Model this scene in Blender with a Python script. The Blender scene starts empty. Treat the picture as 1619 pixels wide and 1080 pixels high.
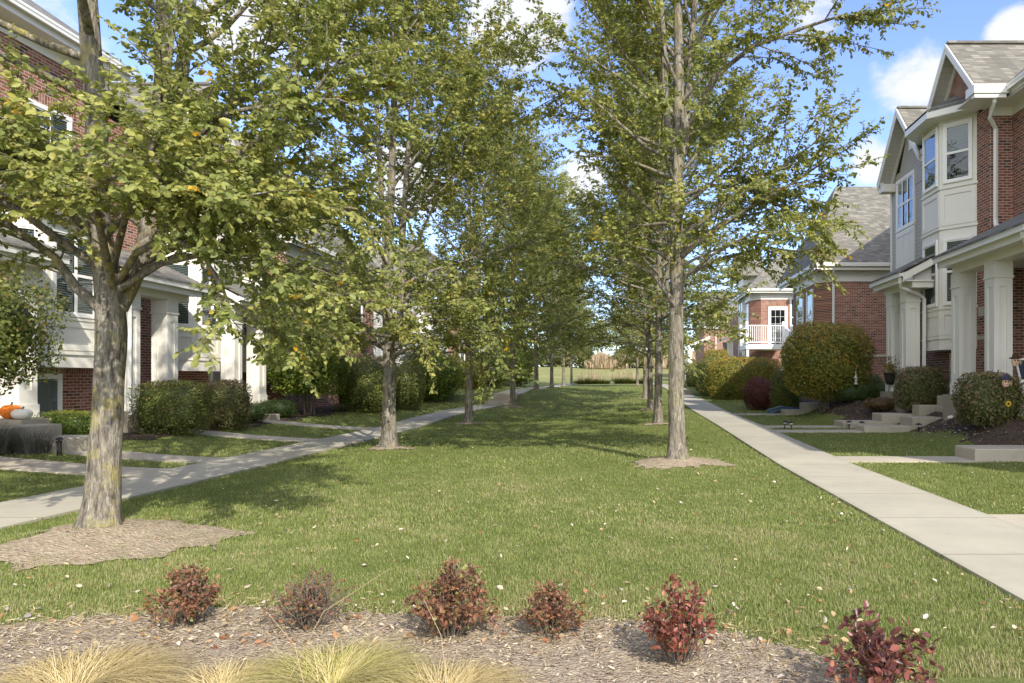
import bpy, bmesh, math, random
import numpy as np
from mathutils import Vector, Matrix
R = math.radians
scene = bpy.context.scene
# ------------------------------------------------------------------ camera
cam_d = bpy.data.cameras.new('camera'); cam = bpy.data.objects.new('camera', cam_d)
scene.collection.objects.link(cam); scene.camera = cam
cam.location = (0, 0, 1.4); cam.rotation_euler = (R(90), 0, 0)
cam_d.sensor_width = 36; cam_d.lens = 36*1080/1619
cam_d.shift_x = -181/1619; cam_d.shift_y = 60/1619
cam_d.clip_start = .05; cam_d.clip_end = 3000
# ------------------------------------------------------------------ light
SUN_AZ = R(30)      # sun stands behind the camera, this far to the right
SUN_EL = R(37)
SKY = .15
CLOUDS = [(830,15,.085,1.0),(925,290,.05,1.0),(1445,120,.06,.72),(1383,262,.04,.9),(1605,52,.035,1.0),
          (395,10,.10,.9),(640,290,.07,.8),(1290,0,.06,.7),(700,60,.06,.4),(60,60,.15,.6),(820,150,.05,.35),(1395,110,.03,.5),(1000,280,.03,.4)]
w = bpy.data.worlds.new('World'); scene.world = w; w.use_nodes = True
nt = w.node_tree; nt.nodes.clear()
def wn(t, **k):
    n = nt.nodes.new(t)
    for a, b in k.items(): setattr(n, a, b)
    return n
def wm(op, a, b=None, c=None):
    n = wn('ShaderNodeMath', operation=op)
    for i, v in enumerate((a, b, c)):
        if v is None: continue
        if isinstance(v, (int, float)): n.inputs[i].default_value = v
        else: nt.links.new(v, n.inputs[i])
    return n.outputs[0]
sky = wn('ShaderNodeTexSky', sky_type='NISHITA', sun_disc=False)
sky.sun_elevation = SUN_EL; sky.sun_rotation = math.pi - SUN_AZ
sky.air_density = 1.0; sky.dust_density = .7; sky.ozone_density = 1.7
tc = wn('ShaderNodeTexCoord')
nz = wn('ShaderNodeTexNoise'); nz.inputs['Scale'].default_value = 9; nz.inputs['Detail'].default_value = 9; nz.inputs['Roughness'].default_value = .6
mp = wn('ShaderNodeMapping'); mp.inputs['Scale'].default_value = (1, 1, 1.5); mp.inputs['Location'].default_value = (3.1, 0, .4)
nt.links.new(tc.outputs['Generated'], mp.inputs['Vector']); nt.links.new(mp.outputs[0], nz.inputs['Vector'])
acc = None
for (px, py, rr, amp) in CLOUDS:
    d = Vector(((px-990)/1080, 1, (600-py)/1080)).normalized()
    vd = wn('ShaderNodeVectorMath', operation='DISTANCE'); nt.links.new(tc.outputs['Generated'], vd.inputs[0]); vd.inputs[1].default_value = d
    q = wm('DIVIDE', vd.outputs['Value'], rr); q = wm('MULTIPLY', q, q); q = wm('MULTIPLY', q, -1.0); q = wm('EXPONENT', q); q = wm('MULTIPLY', q, amp)
    acc = q if acc is None else wm('MAXIMUM', acc, q)
for (d, rr, amp) in (((0, -.75, .65), .85, .95), ((-.85, -.35, .45), .6, .9), ((.9, -.3, .5), .45, .85)):  # unseen cloud cover behind the camera, added to fill the shade
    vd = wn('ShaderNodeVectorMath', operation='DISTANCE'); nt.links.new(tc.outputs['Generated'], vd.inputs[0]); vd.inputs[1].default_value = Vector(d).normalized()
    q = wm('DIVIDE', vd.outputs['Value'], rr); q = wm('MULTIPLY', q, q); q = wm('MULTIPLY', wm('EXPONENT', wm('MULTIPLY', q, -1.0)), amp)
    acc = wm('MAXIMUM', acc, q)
nz_c = wm('MULTIPLY', wm('SUBTRACT', nz.outputs['Fac'], .5), 2.4)
cov = wm('ADD', wm('SUBTRACT', wm('MULTIPLY', acc, 1.3), .12), wm('MULTIPLY', nz_c, .75))
rp = wn('ShaderNodeMapRange'); rp.interpolation_type = 'SMOOTHSTEP'
rp.inputs['From Min'].default_value = .38; rp.inputs['From Max'].default_value = .82
nt.links.new(cov, rp.inputs['Value'])
bg1 = wn('ShaderNodeBackground'); bg1.inputs['Strength'].default_value = SKY
hs = wn('ShaderNodeHueSaturation'); hs.inputs['Saturation'].default_value = .97; hs.inputs['Hue'].default_value = .512
nt.links.new(sky.outputs[0], hs.inputs['Color']); tint = wn('ShaderNodeMix', data_type='RGBA', blend_type='MULTIPLY'); tint.inputs[0].default_value = 1; nt.links.new(hs.outputs[0], tint.inputs[6]); tint.inputs[7].default_value = (.58, .65, .80, 1); nt.links.new(tint.outputs[2], bg1.inputs['Color'])
bg2 = wn('ShaderNodeBackground'); bg2.inputs['Color'].default_value = (.95, .955, .97, 1); sxyz = wn('ShaderNodeSeparateXYZ'); nt.links.new(tc.outputs['Generated'], sxyz.inputs[0]); mrb = wn('ShaderNodeMapRange'); nt.links.new(sxyz.outputs[1], mrb.inputs[0]); mrb.inputs[1].default_value = .1; mrb.inputs[2].default_value = -.6; mrb.inputs[3].default_value = .34; mrb.inputs[4].default_value = .85; nt.links.new(mrb.outputs[0], bg2.inputs['Strength'])  # clouds out of view behind the camera made brighter as added fill light
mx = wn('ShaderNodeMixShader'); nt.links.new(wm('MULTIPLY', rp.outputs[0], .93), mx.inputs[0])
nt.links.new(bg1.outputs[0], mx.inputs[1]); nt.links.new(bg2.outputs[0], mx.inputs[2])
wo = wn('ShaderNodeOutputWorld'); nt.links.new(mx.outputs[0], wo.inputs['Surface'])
sd = bpy.data.lights.new('sun', 'SUN'); sd.energy = 2.0; sd.angle = R(.55); sd.color = (1, .94, .84)
sun = bpy.data.objects.new('sun', sd); scene.collection.objects.link(sun)
tosun = Vector((math.sin(SUN_AZ)*math.cos(SUN_EL), -math.cos(SUN_AZ)*math.cos(SUN_EL), math.sin(SUN_EL)))
sun.rotation_euler = tosun.to_track_quat('Z', 'Y').to_euler()
scene.view_settings.view_transform = 'Standard'; scene.view_settings.look = 'None'
scene.view_settings.exposure = 1.68; scene.view_settings.gamma = 1
scene.cycles.max_bounces = 7; scene.cycles.diffuse_bounces = 4; scene.cycles.transparent_max_bounces = 12
# ------------------------------------------------------------------ materials
class NT:
    def __init__(s, name):
        s.m = bpy.data.materials.new(name); s.m.use_nodes = True
        s.t = s.m.node_tree; s.b = s.t.nodes['Principled BSDF']; s.out = s.t.nodes['Material Output']
        s.b.inputs['Roughness'].default_value = .8; s.b.inputs['Specular IOR Level'].default_value = .3
        s.pos = s.n('ShaderNodeNewGeometry').outputs['Position']
    def n(s, t, **k):
        n = s.t.nodes.new(t)
        for a, b in k.items(): setattr(n, a, b)
        return n
    def set(s, i, v):
        if isinstance(v, bpy.types.NodeSocket): s.t.links.new(v, i)
        elif isinstance(v, tuple) and len(v) == 3 and i.type == 'RGBA': i.default_value = (*v, 1)
        else: i.default_value = v
    def math(s, op, a, b=0.0, c=0.0):
        n = s.n('ShaderNodeMath', operation=op)
        s.set(n.inputs[0], a); s.set(n.inputs[1], b); s.set(n.inputs[2], c)
        return n.outputs[0]
    def noise(s, scale, detail=4, rough=.55, vec=None, dist=0, out='Fac'):
        n = s.n('ShaderNodeTexNoise'); s.set(n.inputs['Vector'], vec if vec is not None else s.pos)
        n.inputs['Scale'].default_value = scale; n.inputs['Detail'].default_value = detail
        n.inputs['Roughness'].default_value = rough; n.inputs['Distortion'].default_value = dist
        return n.outputs[out]
    def vscale(s, v, sc):
        n = s.n('ShaderNodeMapping'); s.set(n.inputs['Vector'], v); n.inputs['Scale'].default_value = sc
        return n.outputs[0]
    def ramp(s, f, stops, interp='LINEAR'):
        n = s.n('ShaderNodeValToRGB'); s.set(n.inputs[0], f); e = n.color_ramp.elements; n.color_ramp.interpolation = interp
        while len(e) < len(stops): e.new(.5)
        for x, (p, c) in zip(e, stops): x.position = p; x.color = (*c, 1) if len(c) == 3 else c
        return n.outputs[0]
    def mr(s, v, a, b, c=0., d=1.):
        n = s.n('ShaderNodeMapRange'); s.set(n.inputs[0], v)
        for i, q in enumerate((a, b, c, d)): n.inputs[i+1].default_value = q
        return n.outputs[0]
    def mix(s, f, a, b, mode='MIX'):
        n = s.n('ShaderNodeMix', data_type='RGBA', blend_type=mode)
        s.set(n.inputs[0], f); s.set(n.inputs[6], a); s.set(n.inputs[7], b)
        return n.outputs[2]
    def xyz(s, v=None):
        n = s.n('ShaderNodeSeparateXYZ'); s.set(n.inputs[0], v if v is not None else s.pos); return n.outputs
    def comb(s, x, y, z):
        n = s.n('ShaderNodeCombineXYZ')
        for i, q in zip(n.inputs, (x, y, z)): s.set(i, q)
        return n.outputs[0]
    def bump(s, h, strength=.4, dist=.01):
        n = s.n('ShaderNodeBump'); s.set(n.inputs['Height'], h); n.inputs['Strength'].default_value = strength; n.inputs['Distance'].default_value = dist
        s.t.links.new(n.outputs[0], s.b.inputs['Normal'])
    def col(s, c): s.set(s.b.inputs['Base Color'], c)
    def rough(s, v): s.set(s.b.inputs['Roughness'], v)
M = {}
def plain(name, col, rough=.6, var=.12, scale=3., bump=0, spec=.3):
    t = NT(name)
    f = t.noise(scale, 5)
    t.col(t.mix(f, tuple(c*(1-var) for c in col), tuple(min(1, c*(1+var)) for c in col))); t.rough(rough)
    t.b.inputs['Specular IOR Level'].default_value = spec
    if bump: t.bump(t.noise(scale*20, 3), bump, .01)
    M[name] = t.m; return t
plain('trim', (.74, .71, .63), .45, .05, .8)
plain('trim_white', (.82, .80, .75), .4, .04, 1.)
plain('gutter', (.74, .72, .66), .35, .05, .6)
plain('vinyl_white', (.84, .84, .82), .35, .03)
plain('dark_backing', (.02, .022, .025), .6)
plain('slat', (.42, .42, .40), .6, .05)
plain('curtain', (.52, .52, .49), .8, .15, 6)
plain('shutter', (.02, .021, .022), .5)
plain('limestone', (.50, .45, .36), .8, .1, 8, .15)
plain('black_metal', (.025, .023, .02), .45)
plain('pale_shell', (.55, .53, .48), .5)
plain('orange', (.75, .2, .02), .5, .25, 9)
plain('cream_pumpkin', (.78, .74, .64), .5, .1, 9)
plain('stem', (.16, .13, .05), .8)
plain('teal', (.10, .17, .16), .4)
plain('skin_doll', (.72, .46, .32), .7)
plain('navy', (.035, .045, .075), .8)
plain('sunflower', (.80, .52, .03), .7)
plain('brown', (.06, .03, .015), .8)
plain('blue_plastic', (.10, .14, .19), .35, .5, 12)
plain('stem_gray', (.13, .105, .08), .85, .3, 20)
plain('door_paint', (.34, .34, .31), .5)
plain('burlap', (.40, .30, .18), .9, .2, 30, .2)
# brick
def brick(name, vertical=False, light=0):
    t = NT(name); x, y, z = t.xyz()
    h = t.math('ADD', x, y)
    v = t.comb(z, h, 0) if vertical else t.comb(h, z, 0)
    b = t.n('ShaderNodeTexBrick'); t.set(b.inputs['Vector'], v)
    b.inputs['Scale'].default_value = 1; b.inputs['Brick Width'].default_value = .205; b.inputs['Row Height'].default_value = .0685
    b.inputs['Mortar Size'].default_value = .0075; b.inputs['Mortar Smooth'].default_value = .15
    b.inputs['Color1'].default_value = (1, 1, 1, 1); b.inputs['Color2'].default_value = (0, 0, 0, 1); b.inputs['Mortar'].default_value = (.5, .5, .5, 1)
    b.inputs['Bias'].default_value = 0
    c = t.ramp(b.outputs['Color'], [(0, (.055, .035, .035)), (.10, (.10, .045, .035)), (.2, (.225, .072, .045)), (.5, (.26, .085, .052)), (.78, (.32, .12, .075)), (1, (.37, .185, .13))])
    c = t.mix(t.mr(t.noise(7, 6), .3, .75, 0, .35), c, (.20, .085, .06))
    c = t.mix(t.mr(t.noise(60, 3), .3, .8, 0, .25), c, (.12, .05, .035))
    mort = t.mix(t.noise(14), (.40, .34, .27), (.52, .46, .37))
    t.col(t.mix(b.outputs['Fac'], c, mort)); t.rough(.85)
    t.bump(t.math('ADD', t.math('MULTIPLY', b.outputs['Fac'], -1.0), t.math('MULTIPLY', t.noise(80), .3)), .6, .006)
    M[name] = t.m
brick('brick'); brick('soldier', True)
# siding
def siding(name, col):
    t = NT(name); x, y, z = t.xyz()
    f = t.math('FRACT', t.math('DIVIDE', z, .115))
    line = t.mr(f, 0, .2, 1, 0)
    c = t.mix(t.noise(1.5, 4), tuple(q*.93 for q in col), tuple(q*1.05 for q in col))
    t.col(t.mix(t.math('MULTIPLY', line, .75), c, tuple(q*.3 for q in col))); t.rough(.55)
    t.bump(t.math('SUBTRACT', 1.0, f), .9, .014); M[name] = t.m
siding('siding', (.42, .385, .315)); siding('siding_white', (.70, .69, .64))
def soffit():
    t = NT('soffit'); x, y, z = t.xyz(); f = t.math('FRACT', t.math('DIVIDE', y, .10))
    t.col(t.mix(t.mr(f, 0, .08, 1, 0), (.55, .525, .46), (.25, .24, .2))); M['soffit'] = t.m
soffit()
# shingles
t = NT('shingle'); x, y, z = t.xyz()
row = t.math('FLOOR', t.math('DIVIDE', z, .078))
v = t.comb(t.math('ADD', t.math('ADD', x, y), t.math('MULTIPLY', row, 7.31)), z, 0)
b = t.n('ShaderNodeTexBrick'); t.set(b.inputs['Vector'], v)
b.inputs['Scale'].default_value = 1; b.inputs['Brick Width'].default_value = .22; b.inputs['Row Height'].default_value = .078
b.inputs['Mortar Size'].default_value = .004; b.inputs['Color1'].default_value = (1, 1, 1, 1); b.inputs['Color2'].default_value = (0, 0, 0, 1)
c = t.ramp(b.outputs['Color'], [(0, (.125, .117, .10)), (.4, (.165, .155, .13)), (.7, (.195, .182, .152)), (1, (.27, .25, .205))])
fz = t.math('FRACT', t.math('DIVIDE', z, .078))
c = t.mix(t.mr(fz, 0, .2, .55, 0), c, (.05, .045, .04))
c = t.mix(t.mr(t.noise(110, 2), .35, .7, 0, .35), c, (.09, .085, .07))
t.col(c); t.rough(.95); t.bump(t.math('SUBTRACT', 1.0, fz), .6, .012); M['shingle'] = t.m
# glass
t = NT('glass'); t.t.nodes.remove(t.b)
tr = t.n('ShaderNodeBsdfTransparent'); tr.inputs[0].default_value = (.72, .76, .76, 1)
gl = t.n('ShaderNodeBsdfGlossy'); gl.inputs['Roughness'].default_value = .015; gl.inputs[0].default_value = (.95, .97, 1, 1)
bw = t.n('ShaderNodeBump'); t.set(bw.inputs['Height'], t.noise(1.3, 1)); bw.inputs['Strength'].default_value = .12; bw.inputs['Distance'].default_value = .05
t.t.links.new(bw.outputs[0], gl.inputs['Normal'])
fr = t.n('ShaderNodeLayerWeight'); fr.inputs[0].default_value = .5
ms = t.n('ShaderNodeMixShader'); t.t.links.new(t.math('ADD', .05, t.math('MULTIPLY', t.math('POWER', fr.outputs['Facing'], 3.2), .5)), ms.inputs[0]); t.t.links.new(tr.outputs[0], ms.inputs[1]); t.t.links.new(gl.outputs[0], ms.inputs[2])
t.t.links.new(ms.outputs[0], t.out.inputs[0]); M['glass'] = t.m
# concrete
def concrete(name, base, joints=False):
    t = NT(name)
    c = t.mix(t.mr(t.noise(1.1, 6, .6), .3, .7), tuple(q*.86 for q in base), tuple(q*1.08 for q in base))
    c = t.mix(t.mr(t.noise(90, 3), .5, .75, 0, .22), c, tuple(q*.55 for q in base))
    c = t.mix(t.mr(t.noise(4, 8, .7), .56, .72, 0, .3), c, (.25, .22, .17))
    if joints:
        uv = t.n('ShaderNodeUVMap'); u, v_, _ = t.xyz(uv.outputs[0])
        f = t.math('ABSOLUTE', t.math('SUBTRACT', t.math('FRACT', t.math('DIVIDE', v_, 1.42)), .5))
        j = t.mr(f, .4915, .4955, 0, 1)
        slab = t.math('FLOOR', t.math('ADD', t.math('DIVIDE', v_, 1.42), .5))
        wnn = t.n('ShaderNodeTexWhiteNoise', noise_dimensions='1D'); t.set(wnn.inputs['W'], slab)
        c = t.mix(t.math('MULTIPLY', wnn.outputs['Value'], .22), c, tuple(q*.7 for q in base))
        ed = t.mr(t.math('ABSOLUTE', u), .52, .60, 0, .35)
        c = t.mix(t.math('MULTIPLY', ed, t.noise(9, 5)), c, (.22, .19, .12))
        c = t.mix(t.math('MULTIPLY', j, .65), c, (.14, .12, .09))
        t.bump(t.math('SUBTRACT', t.math('MULTIPLY', t.noise(120, 3), .12), j), .5, .01)
    else: t.bump(t.noise(60, 4), .3, .01)
    t.col(c); t.rough(.85); M[name] = t.m
concrete('concrete_path', (.405, .375, .288), True); concrete('concrete', (.34, .295, .225)); concrete('concrete_light', (.42, .37, .285))
# lawn
t = NT('lawn')
f = t.noise(.9, 7, .65); g = t.noise(38, 5, .7); h = t.noise(.22, 3)
c = t.mix(t.mr(f, .3, .7), (.145, .175, .045), (.215, .235, .075))
c = t.mix(t.mr(g, .35, .7, 0, .75), c, (.085, .115, .03))
c = t.mix(t.math('MULTIPLY', t.mr(t.noise(5, 6, .7), .48, .66), .5), c, (.22, .20, .09))
c = t.mix(t.mr(t.noise(140, 2), .55, .75, 0, .45), c, (.20, .21, .08))
yy = t.xyz()[1]
c = t.mix(t.mr(yy, 62, 76, 0, .9), c, t.mix(t.mr(t.noise(.35, 5), .35, .65), (.19, .20, .07), (.27, .25, .10)))
t.col(c); t.rough(.95); t.b.inputs['Specular IOR Level'].default_value = .1
t.bump(t.math('ADD', t.noise(55, 6, .7), t.noise(9, 3)), .9, .03); M['lawn'] = t.m
def soil(name, a, b, chips):
    t = NT(name)
    vo = t.n('ShaderNodeTexVoronoi'); t.set(vo.inputs['Vector'], t.noise(3, 2, out='Color') if False else t.vscale(t.pos, (1, 1.7, 1))); vo.inputs['Scale'].default_value = chips
    c = t.mix(t.mr(t.noise(6, 7, .7), .3, .7), a, b)
    c = t.mix(t.math('MULTIPLY', t.xyz(vo.outputs['Color'])[0], .5), c, tuple(q*.35 for q in a))
    c = t.mix(t.mr(t.noise(70, 4, .7), .56, .7, 0, .6), c, tuple(min(.6, q*1.8) for q in b))
    t.col(c); t.rough(.95); t.b.inputs['Specular IOR Level'].default_value = .1
    t.bump(t.math('ADD', vo.outputs['Distance'], t.noise(40, 5, .7)), .8, .02); M[name] = t.m
soil('soil', (.33, .255, .18), (.46, .37, .27), 30)
soil('mulch', (.33, .25, .175), (.46, .37, .27), 55)
soil('mulch_dark', (.07, .05, .038), (.12, .09, .068), 38)
# bark
def bark(name, lichen):
    t = NT(name)
    tcn = t.n('ShaderNodeTexCoord').outputs['Object']
    v = t.vscale(tcn, (1, 1, .16))
    f = t.noise(26, 7, .65, v, .6); g = t.noise(70, 4, .6, t.vscale(tcn, (1, 1, .25)))
    c = t.ramp(f, [(.36, (.075, .062, .048)), (.47, (.20, .175, .14)), (.6, (.32, .29, .235)), (.8, (.43, .40, .335))])
    c = t.mix(t.mr(g, .46, .62, 0, .6), c, (.10, .083, .065))
    c = t.mix(t.math('MULTIPLY', t.mr(t.noise(5, 6, .7, tcn), .5, .64), lichen), c, (.33, .28, .075))
    c = t.mix(t.mr(t.noise(2.2, 4, .6, tcn), .55, .7, 0, .35), c, (.17, .17, .13))
    t.col(c); t.rough(.95); t.b.inputs['Specular IOR Level'].default_value = .15
    t.bump(t.math('ADD', f, t.math('MULTIPLY', g, .4)), 1.0, .035); M[name] = t.m
bark('bark_lichen', .75); bark('bark', .28)
# leaves: tone attribute 0..1 picks the colour
def leafmat(name, stops, transl=.42, rough=.5, spec=.35):
    t = NT(name)
    a = t.n('ShaderNodeAttribute'); a.attribute_name = 'tone'
    c = t.ramp(a.outputs['Fac'], stops)
    t.col(c); t.rough(rough); t.b.inputs['Specular IOR Level'].default_value = spec
    tb = t.n('ShaderNodeBsdfTranslucent'); t.set(tb.inputs[0], t.mix(.35, c, (.30, .36, .03)))
    ms = t.n('ShaderNodeMixShader'); ms.inputs[0].default_value = transl
    t.t.links.new(t.b.outputs[0], ms.inputs[1]); t.t.links.new(tb.outputs[0], ms.inputs[2]); t.t.links.new(ms.outputs[0], t.out.inputs[0])
    M[name] = t.m
leafmat('tree_leaf', [(0, (.098, .122, .035)), (.3, (.19, .215, .056)), (.6, (.295, .30, .075)), (.86, (.41, .385, .10)), (.955, (.27, .25, .04)), (.975, (.50, .33, .02)), (1, (.60, .30, .02))])
leafmat('tree_leaf_near', [(0, (.105, .13, .038)), (.3, (.21, .238, .064)), (.6, (.325, .33, .088)), (.86, (.46, .43, .125)), (.955, (.38, .34, .07)), (.98, (.52, .36, .02)), (1, (.62, .30, .02))])
leafmat('hedge_leaf', [(0, (.06, .08, .02)), (.5, (.135, .16, .036)), (.85, (.23, .235, .055)), (1, (.17, .10, .04))], .2)
leafmat('hedge_gold', [(0, (.085, .105, .022)), (.4, (.17, .185, .032)), (.75, (.31, .265, .04)), (1, (.46, .23, .05))], .25)
leafmat('hedge_mauve', [(0, (.06, .075, .022)), (.5, (.13, .14, .035)), (.8, (.20, .15, .075)), (1, (.28, .15, .11))], .2)
leafmat('shrub_green', [(0, (.055, .09, .016)), (.5, (.12, .18, .024)), (.85, (.23, .27, .035)), (1, (.28, .25, .03))], .3)
leafmat('boxwood', [(0, (.028, .05, .014)), (.5, (.055, .09, .022)), (1, (.11, .15, .035))], .15)
leafmat('shrub_red', [(0, (.06, .02, .02)), (.5, (.13, .035, .03)), (1, (.22, .07, .04))], .2)
leafmat('shrub_brown', [(0, (.08, .045, .02)), (.5, (.14, .085, .035)), (1, (.20, .13, .05))], .2)
leafmat('bush_red', [(0, (.07, .025, .025)), (.35, (.17, .045, .04)), (.7, (.30, .085, .06)), (.9, (.40, .17, .08)), (1, (.28, .24, .08))], .3, .4)
leafmat('bush_rust', [(0, (.09, .045, .03)), (.4, (.22, .095, .06)), (.75, (.34, .155, .085)), (.9, (.22, .22, .07)), (1, (.30, .28, .10))], .3, .4)
leafmat('bush_wine', [(0, (.07, .03, .035)), (.5, (.17, .055, .052)), (.85, (.30, .10, .08)), (1, (.40, .17, .10))], .3, .35)
leafmat('grass_blade', [(0, (.095, .12, .03)), (.35, (.165, .215, .055)), (.62, (.25, .29, .085)), (.82, (.33, .31, .14)), (1, (.46, .39, .23))], .3, .6, .2)
leafmat('tuft_straw', [(0, (.38, .28, .12)), (.5, (.58, .46, .23)), (1, (.74, .62, .37))], .3)
leafmat('tuft_green', [(0, (.30, .28, .08)), (.4, (.47, .42, .15)), (.8, (.64, .53, .27)), (1, (.74, .61, .34))], .3)
leafmat('litter', [(0, (.26, .10, .04)), (.3, (.36, .22, .10)), (.6, (.42, .33, .22)), (.92, (.56, .49, .41)), (1, (.30, .25, .25))], .1)
leafmat('chips', [(0, (.09, .065, .045)), (.3, (.24, .19, .135)), (.75, (.42, .345, .25)), (1, (.60, .49, .33))], 0)
leafmat('reed', [(0, (.30, .21, .13)), (.5, (.50, .38, .25)), (1, (.62, .50, .35))], .3)
leafmat('thicket', [(0, (.09, .11, .035)), (.5, (.17, .19, .06)), (.85, (.27, .24, .09)), (1, (.42, .30, .12))], .2)
leafmat('lavender', [(0, (.07, .065, .05)), (.5, (.13, .12, .10)), (1, (.22, .20, .17))], .1)
# ------------------------------------------------------------------ helpers
C = scene.collection
def tag(o, label=None, cat=None, group=None, kind=None):
    if label: o['label'] = label
    if cat: o['category'] = cat
    if group: o['group'] = group
    if kind: o['kind'] = kind
    return o
def empty(name, loc, label, cat, group=None):
    o = bpy.data.objects.new(name, None); C.objects.link(o); o.location = loc; o.empty_display_size = .2
    return tag(o, label, cat, group)
def link(name, me, parent=None, mats=()):
    for m in mats: me.materials.append(M[m])
    o = bpy.data.objects.new(name, me); C.objects.link(o)
    if parent is not None:
        o.parent = parent; o.location = -Vector(parent.location)  # mesh stays in world coordinates
    return o
class MB:
    def __init__(s, T=None): s.v = []; s.f = []; s.mi = []; s.T = T; s.cur = 0; s.smooth = False
    def P(s, p):
        s.v.append(s.T(*p) if s.T else tuple(p)); return len(s.v)-1
    def face(s, pts): s.f.append([s.P(p) for p in pts]); s.mi.append(s.cur)
    def hexa(s, b, t):   # bottom 4, top 4
        i = [s.P(p) for p in list(b)+list(t)]
        for q in ((3,2,1,0),(4,5,6,7),(0,1,5,4),(1,2,6,5),(2,3,7,6),(3,0,4,7)):
            s.f.append([i[k] for k in q]); s.mi.append(s.cur)
    def box(s, x0, x1, y0, y1, z0, z1):
        s.hexa([(x0,y0,z0),(x1,y0,z0),(x1,y1,z0),(x0,y1,z0)], [(x0,y0,z1),(x1,y0,z1),(x1,y1,z1),(x0,y1,z1)])
    def obox(s, O, D, N, a0, a1, n0, n1, z0, z1):
        q = [(O[0]+D[0]*a+N[0]*n, O[1]+D[1]*a+N[1]*n) for a, n in ((a0,n0),(a1,n0),(a1,n1),(a0,n1))]
        s.hexa([(x,y,z0) for x,y in q], [(x,y,z1) for x,y in q])
    def prism(s, poly, z0, z1):
        n = len(poly); i = [s.P((x,y,z0)) for x,y in poly]+[s.P((x,y,z1)) for x,y in poly]
        s.f.append(i[:n][::-1]); s.f.append(i[n:]); s.mi += [s.cur]*2
        for k in range(n): s.f.append([i[k], i[(k+1)%n], i[n+(k+1)%n], i[n+k]]); s.mi.append(s.cur)
    def slab(s, pts, th):   # thick sheet, pts = top polygon, thickness downwards
        n = len(pts); i = [s.P(p) for p in pts]+[s.P((p[0],p[1],p[2]-th)) for p in pts]
        s.f.append(i[:n]); s.f.append(i[n:][::-1]); s.mi += [s.cur]*2
        for k in range(n): s.f.append([i[k], i[(k+1)%n], i[n+(k+1)%n], i[n+k]]); s.mi.append(s.cur)
    def tube(s, pts, rad, n=6, cap=True):
        pts = [Vector(p) for p in pts]
        if not hasattr(rad, '__len__'): rad = [rad]*len(pts)
        rings = []; prev = None
        for k, p in enumerate(pts):
            d = (pts[min(k+1, len(pts)-1)]-pts[max(k-1, 0)])
            d = d.normalized() if d.length > 1e-9 else Vector((0,0,1))
            a = Vector((1,0,0)) if prev is None else prev
            if abs(d.dot(a)) > .95 and prev is None: a = Vector((0,1,0))
            a = (a-d*a.dot(d)); a = a.normalized() if a.length > 1e-6 else d.orthogonal().normalized()
            b_ = d.cross(a); prev = a
            rings.append([s.P(p+(a*math.cos(2*math.pi*q/n)+b_*math.sin(2*math.pi*q/n))*rad[k]) for q in range(n)])
        for k in range(len(rings)-1):
            for q in range(n): s.f.append([rings[k][q], rings[k][(q+1)%n], rings[k+1][(q+1)%n], rings[k+1][q]]); s.mi.append(s.cur)
        if cap: s.f.append(rings[0][::-1]); s.f.append(rings[-1]); s.mi += [s.cur]*2
    def lathe(s, c, prof, n=16, sq=(1,1)):
        rings = [[s.P((c[0]+r*sq[0]*math.cos(2*math.pi*q/n), c[1]+r*sq[1]*math.sin(2*math.pi*q/n), c[2]+z)) for q in range(n)] for r, z in prof]
        for k in range(len(rings)-1):
            for q in range(n): s.f.append([rings[k][q], rings[k][(q+1)%n], rings[k+1][(q+1)%n], rings[k+1][q]]); s.mi.append(s.cur)
        s.f.append(rings[0][::-1]); s.f.append(rings[-1]); s.mi += [s.cur]*2
    def build(s, name, mats, parent=None):
        me = bpy.data.meshes.new(name); me.from_pydata(s.v, [], s.f)
        if isinstance(mats, str): mats = (mats,)
        o = link(name, me, parent, mats)
        if len(mats) > 1: me.polygons.foreach_set('material_index', s.mi)
        if s.smooth: me.polygons.foreach_set('use_smooth', [True]*len(s.f))
        bm = bmesh.new(); bm.from_mesh(me); bmesh.ops.recalc_face_normals(bm, faces=bm.faces); bm.to_mesh(me); bm.free()
        return o
def mesh_np(name, V, F, mats, parent=None, tone=None, smooth=False):
    me = bpy.data.meshes.new(name); nv = len(V); nf, k = F.shape
    me.vertices.add(nv); me.vertices.foreach_set('co', np.ascontiguousarray(V, dtype=np.float32).ravel())
    me.loops.add(nf*k); me.loops.foreach_set('vertex_index', np.ascontiguousarray(F, dtype=np.int32).ravel())
    me.polygons.add(nf); me.polygons.foreach_set('loop_start', np.arange(0, nf*k, k, dtype=np.int32))
    if smooth: me.polygons.foreach_set('use_smooth', np.ones(nf, dtype=bool))
    me.update(calc_edges=True)
    if tone is not None:
        a = me.attributes.new('tone', 'FLOAT', 'POINT'); a.data.foreach_set('value', np.ascontiguousarray(tone, dtype=np.float32))
    return link(name, me, parent, mats)
def nrm(a): return a/np.maximum(np.linalg.norm(a, axis=1, keepdims=True), 1e-9)
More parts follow.
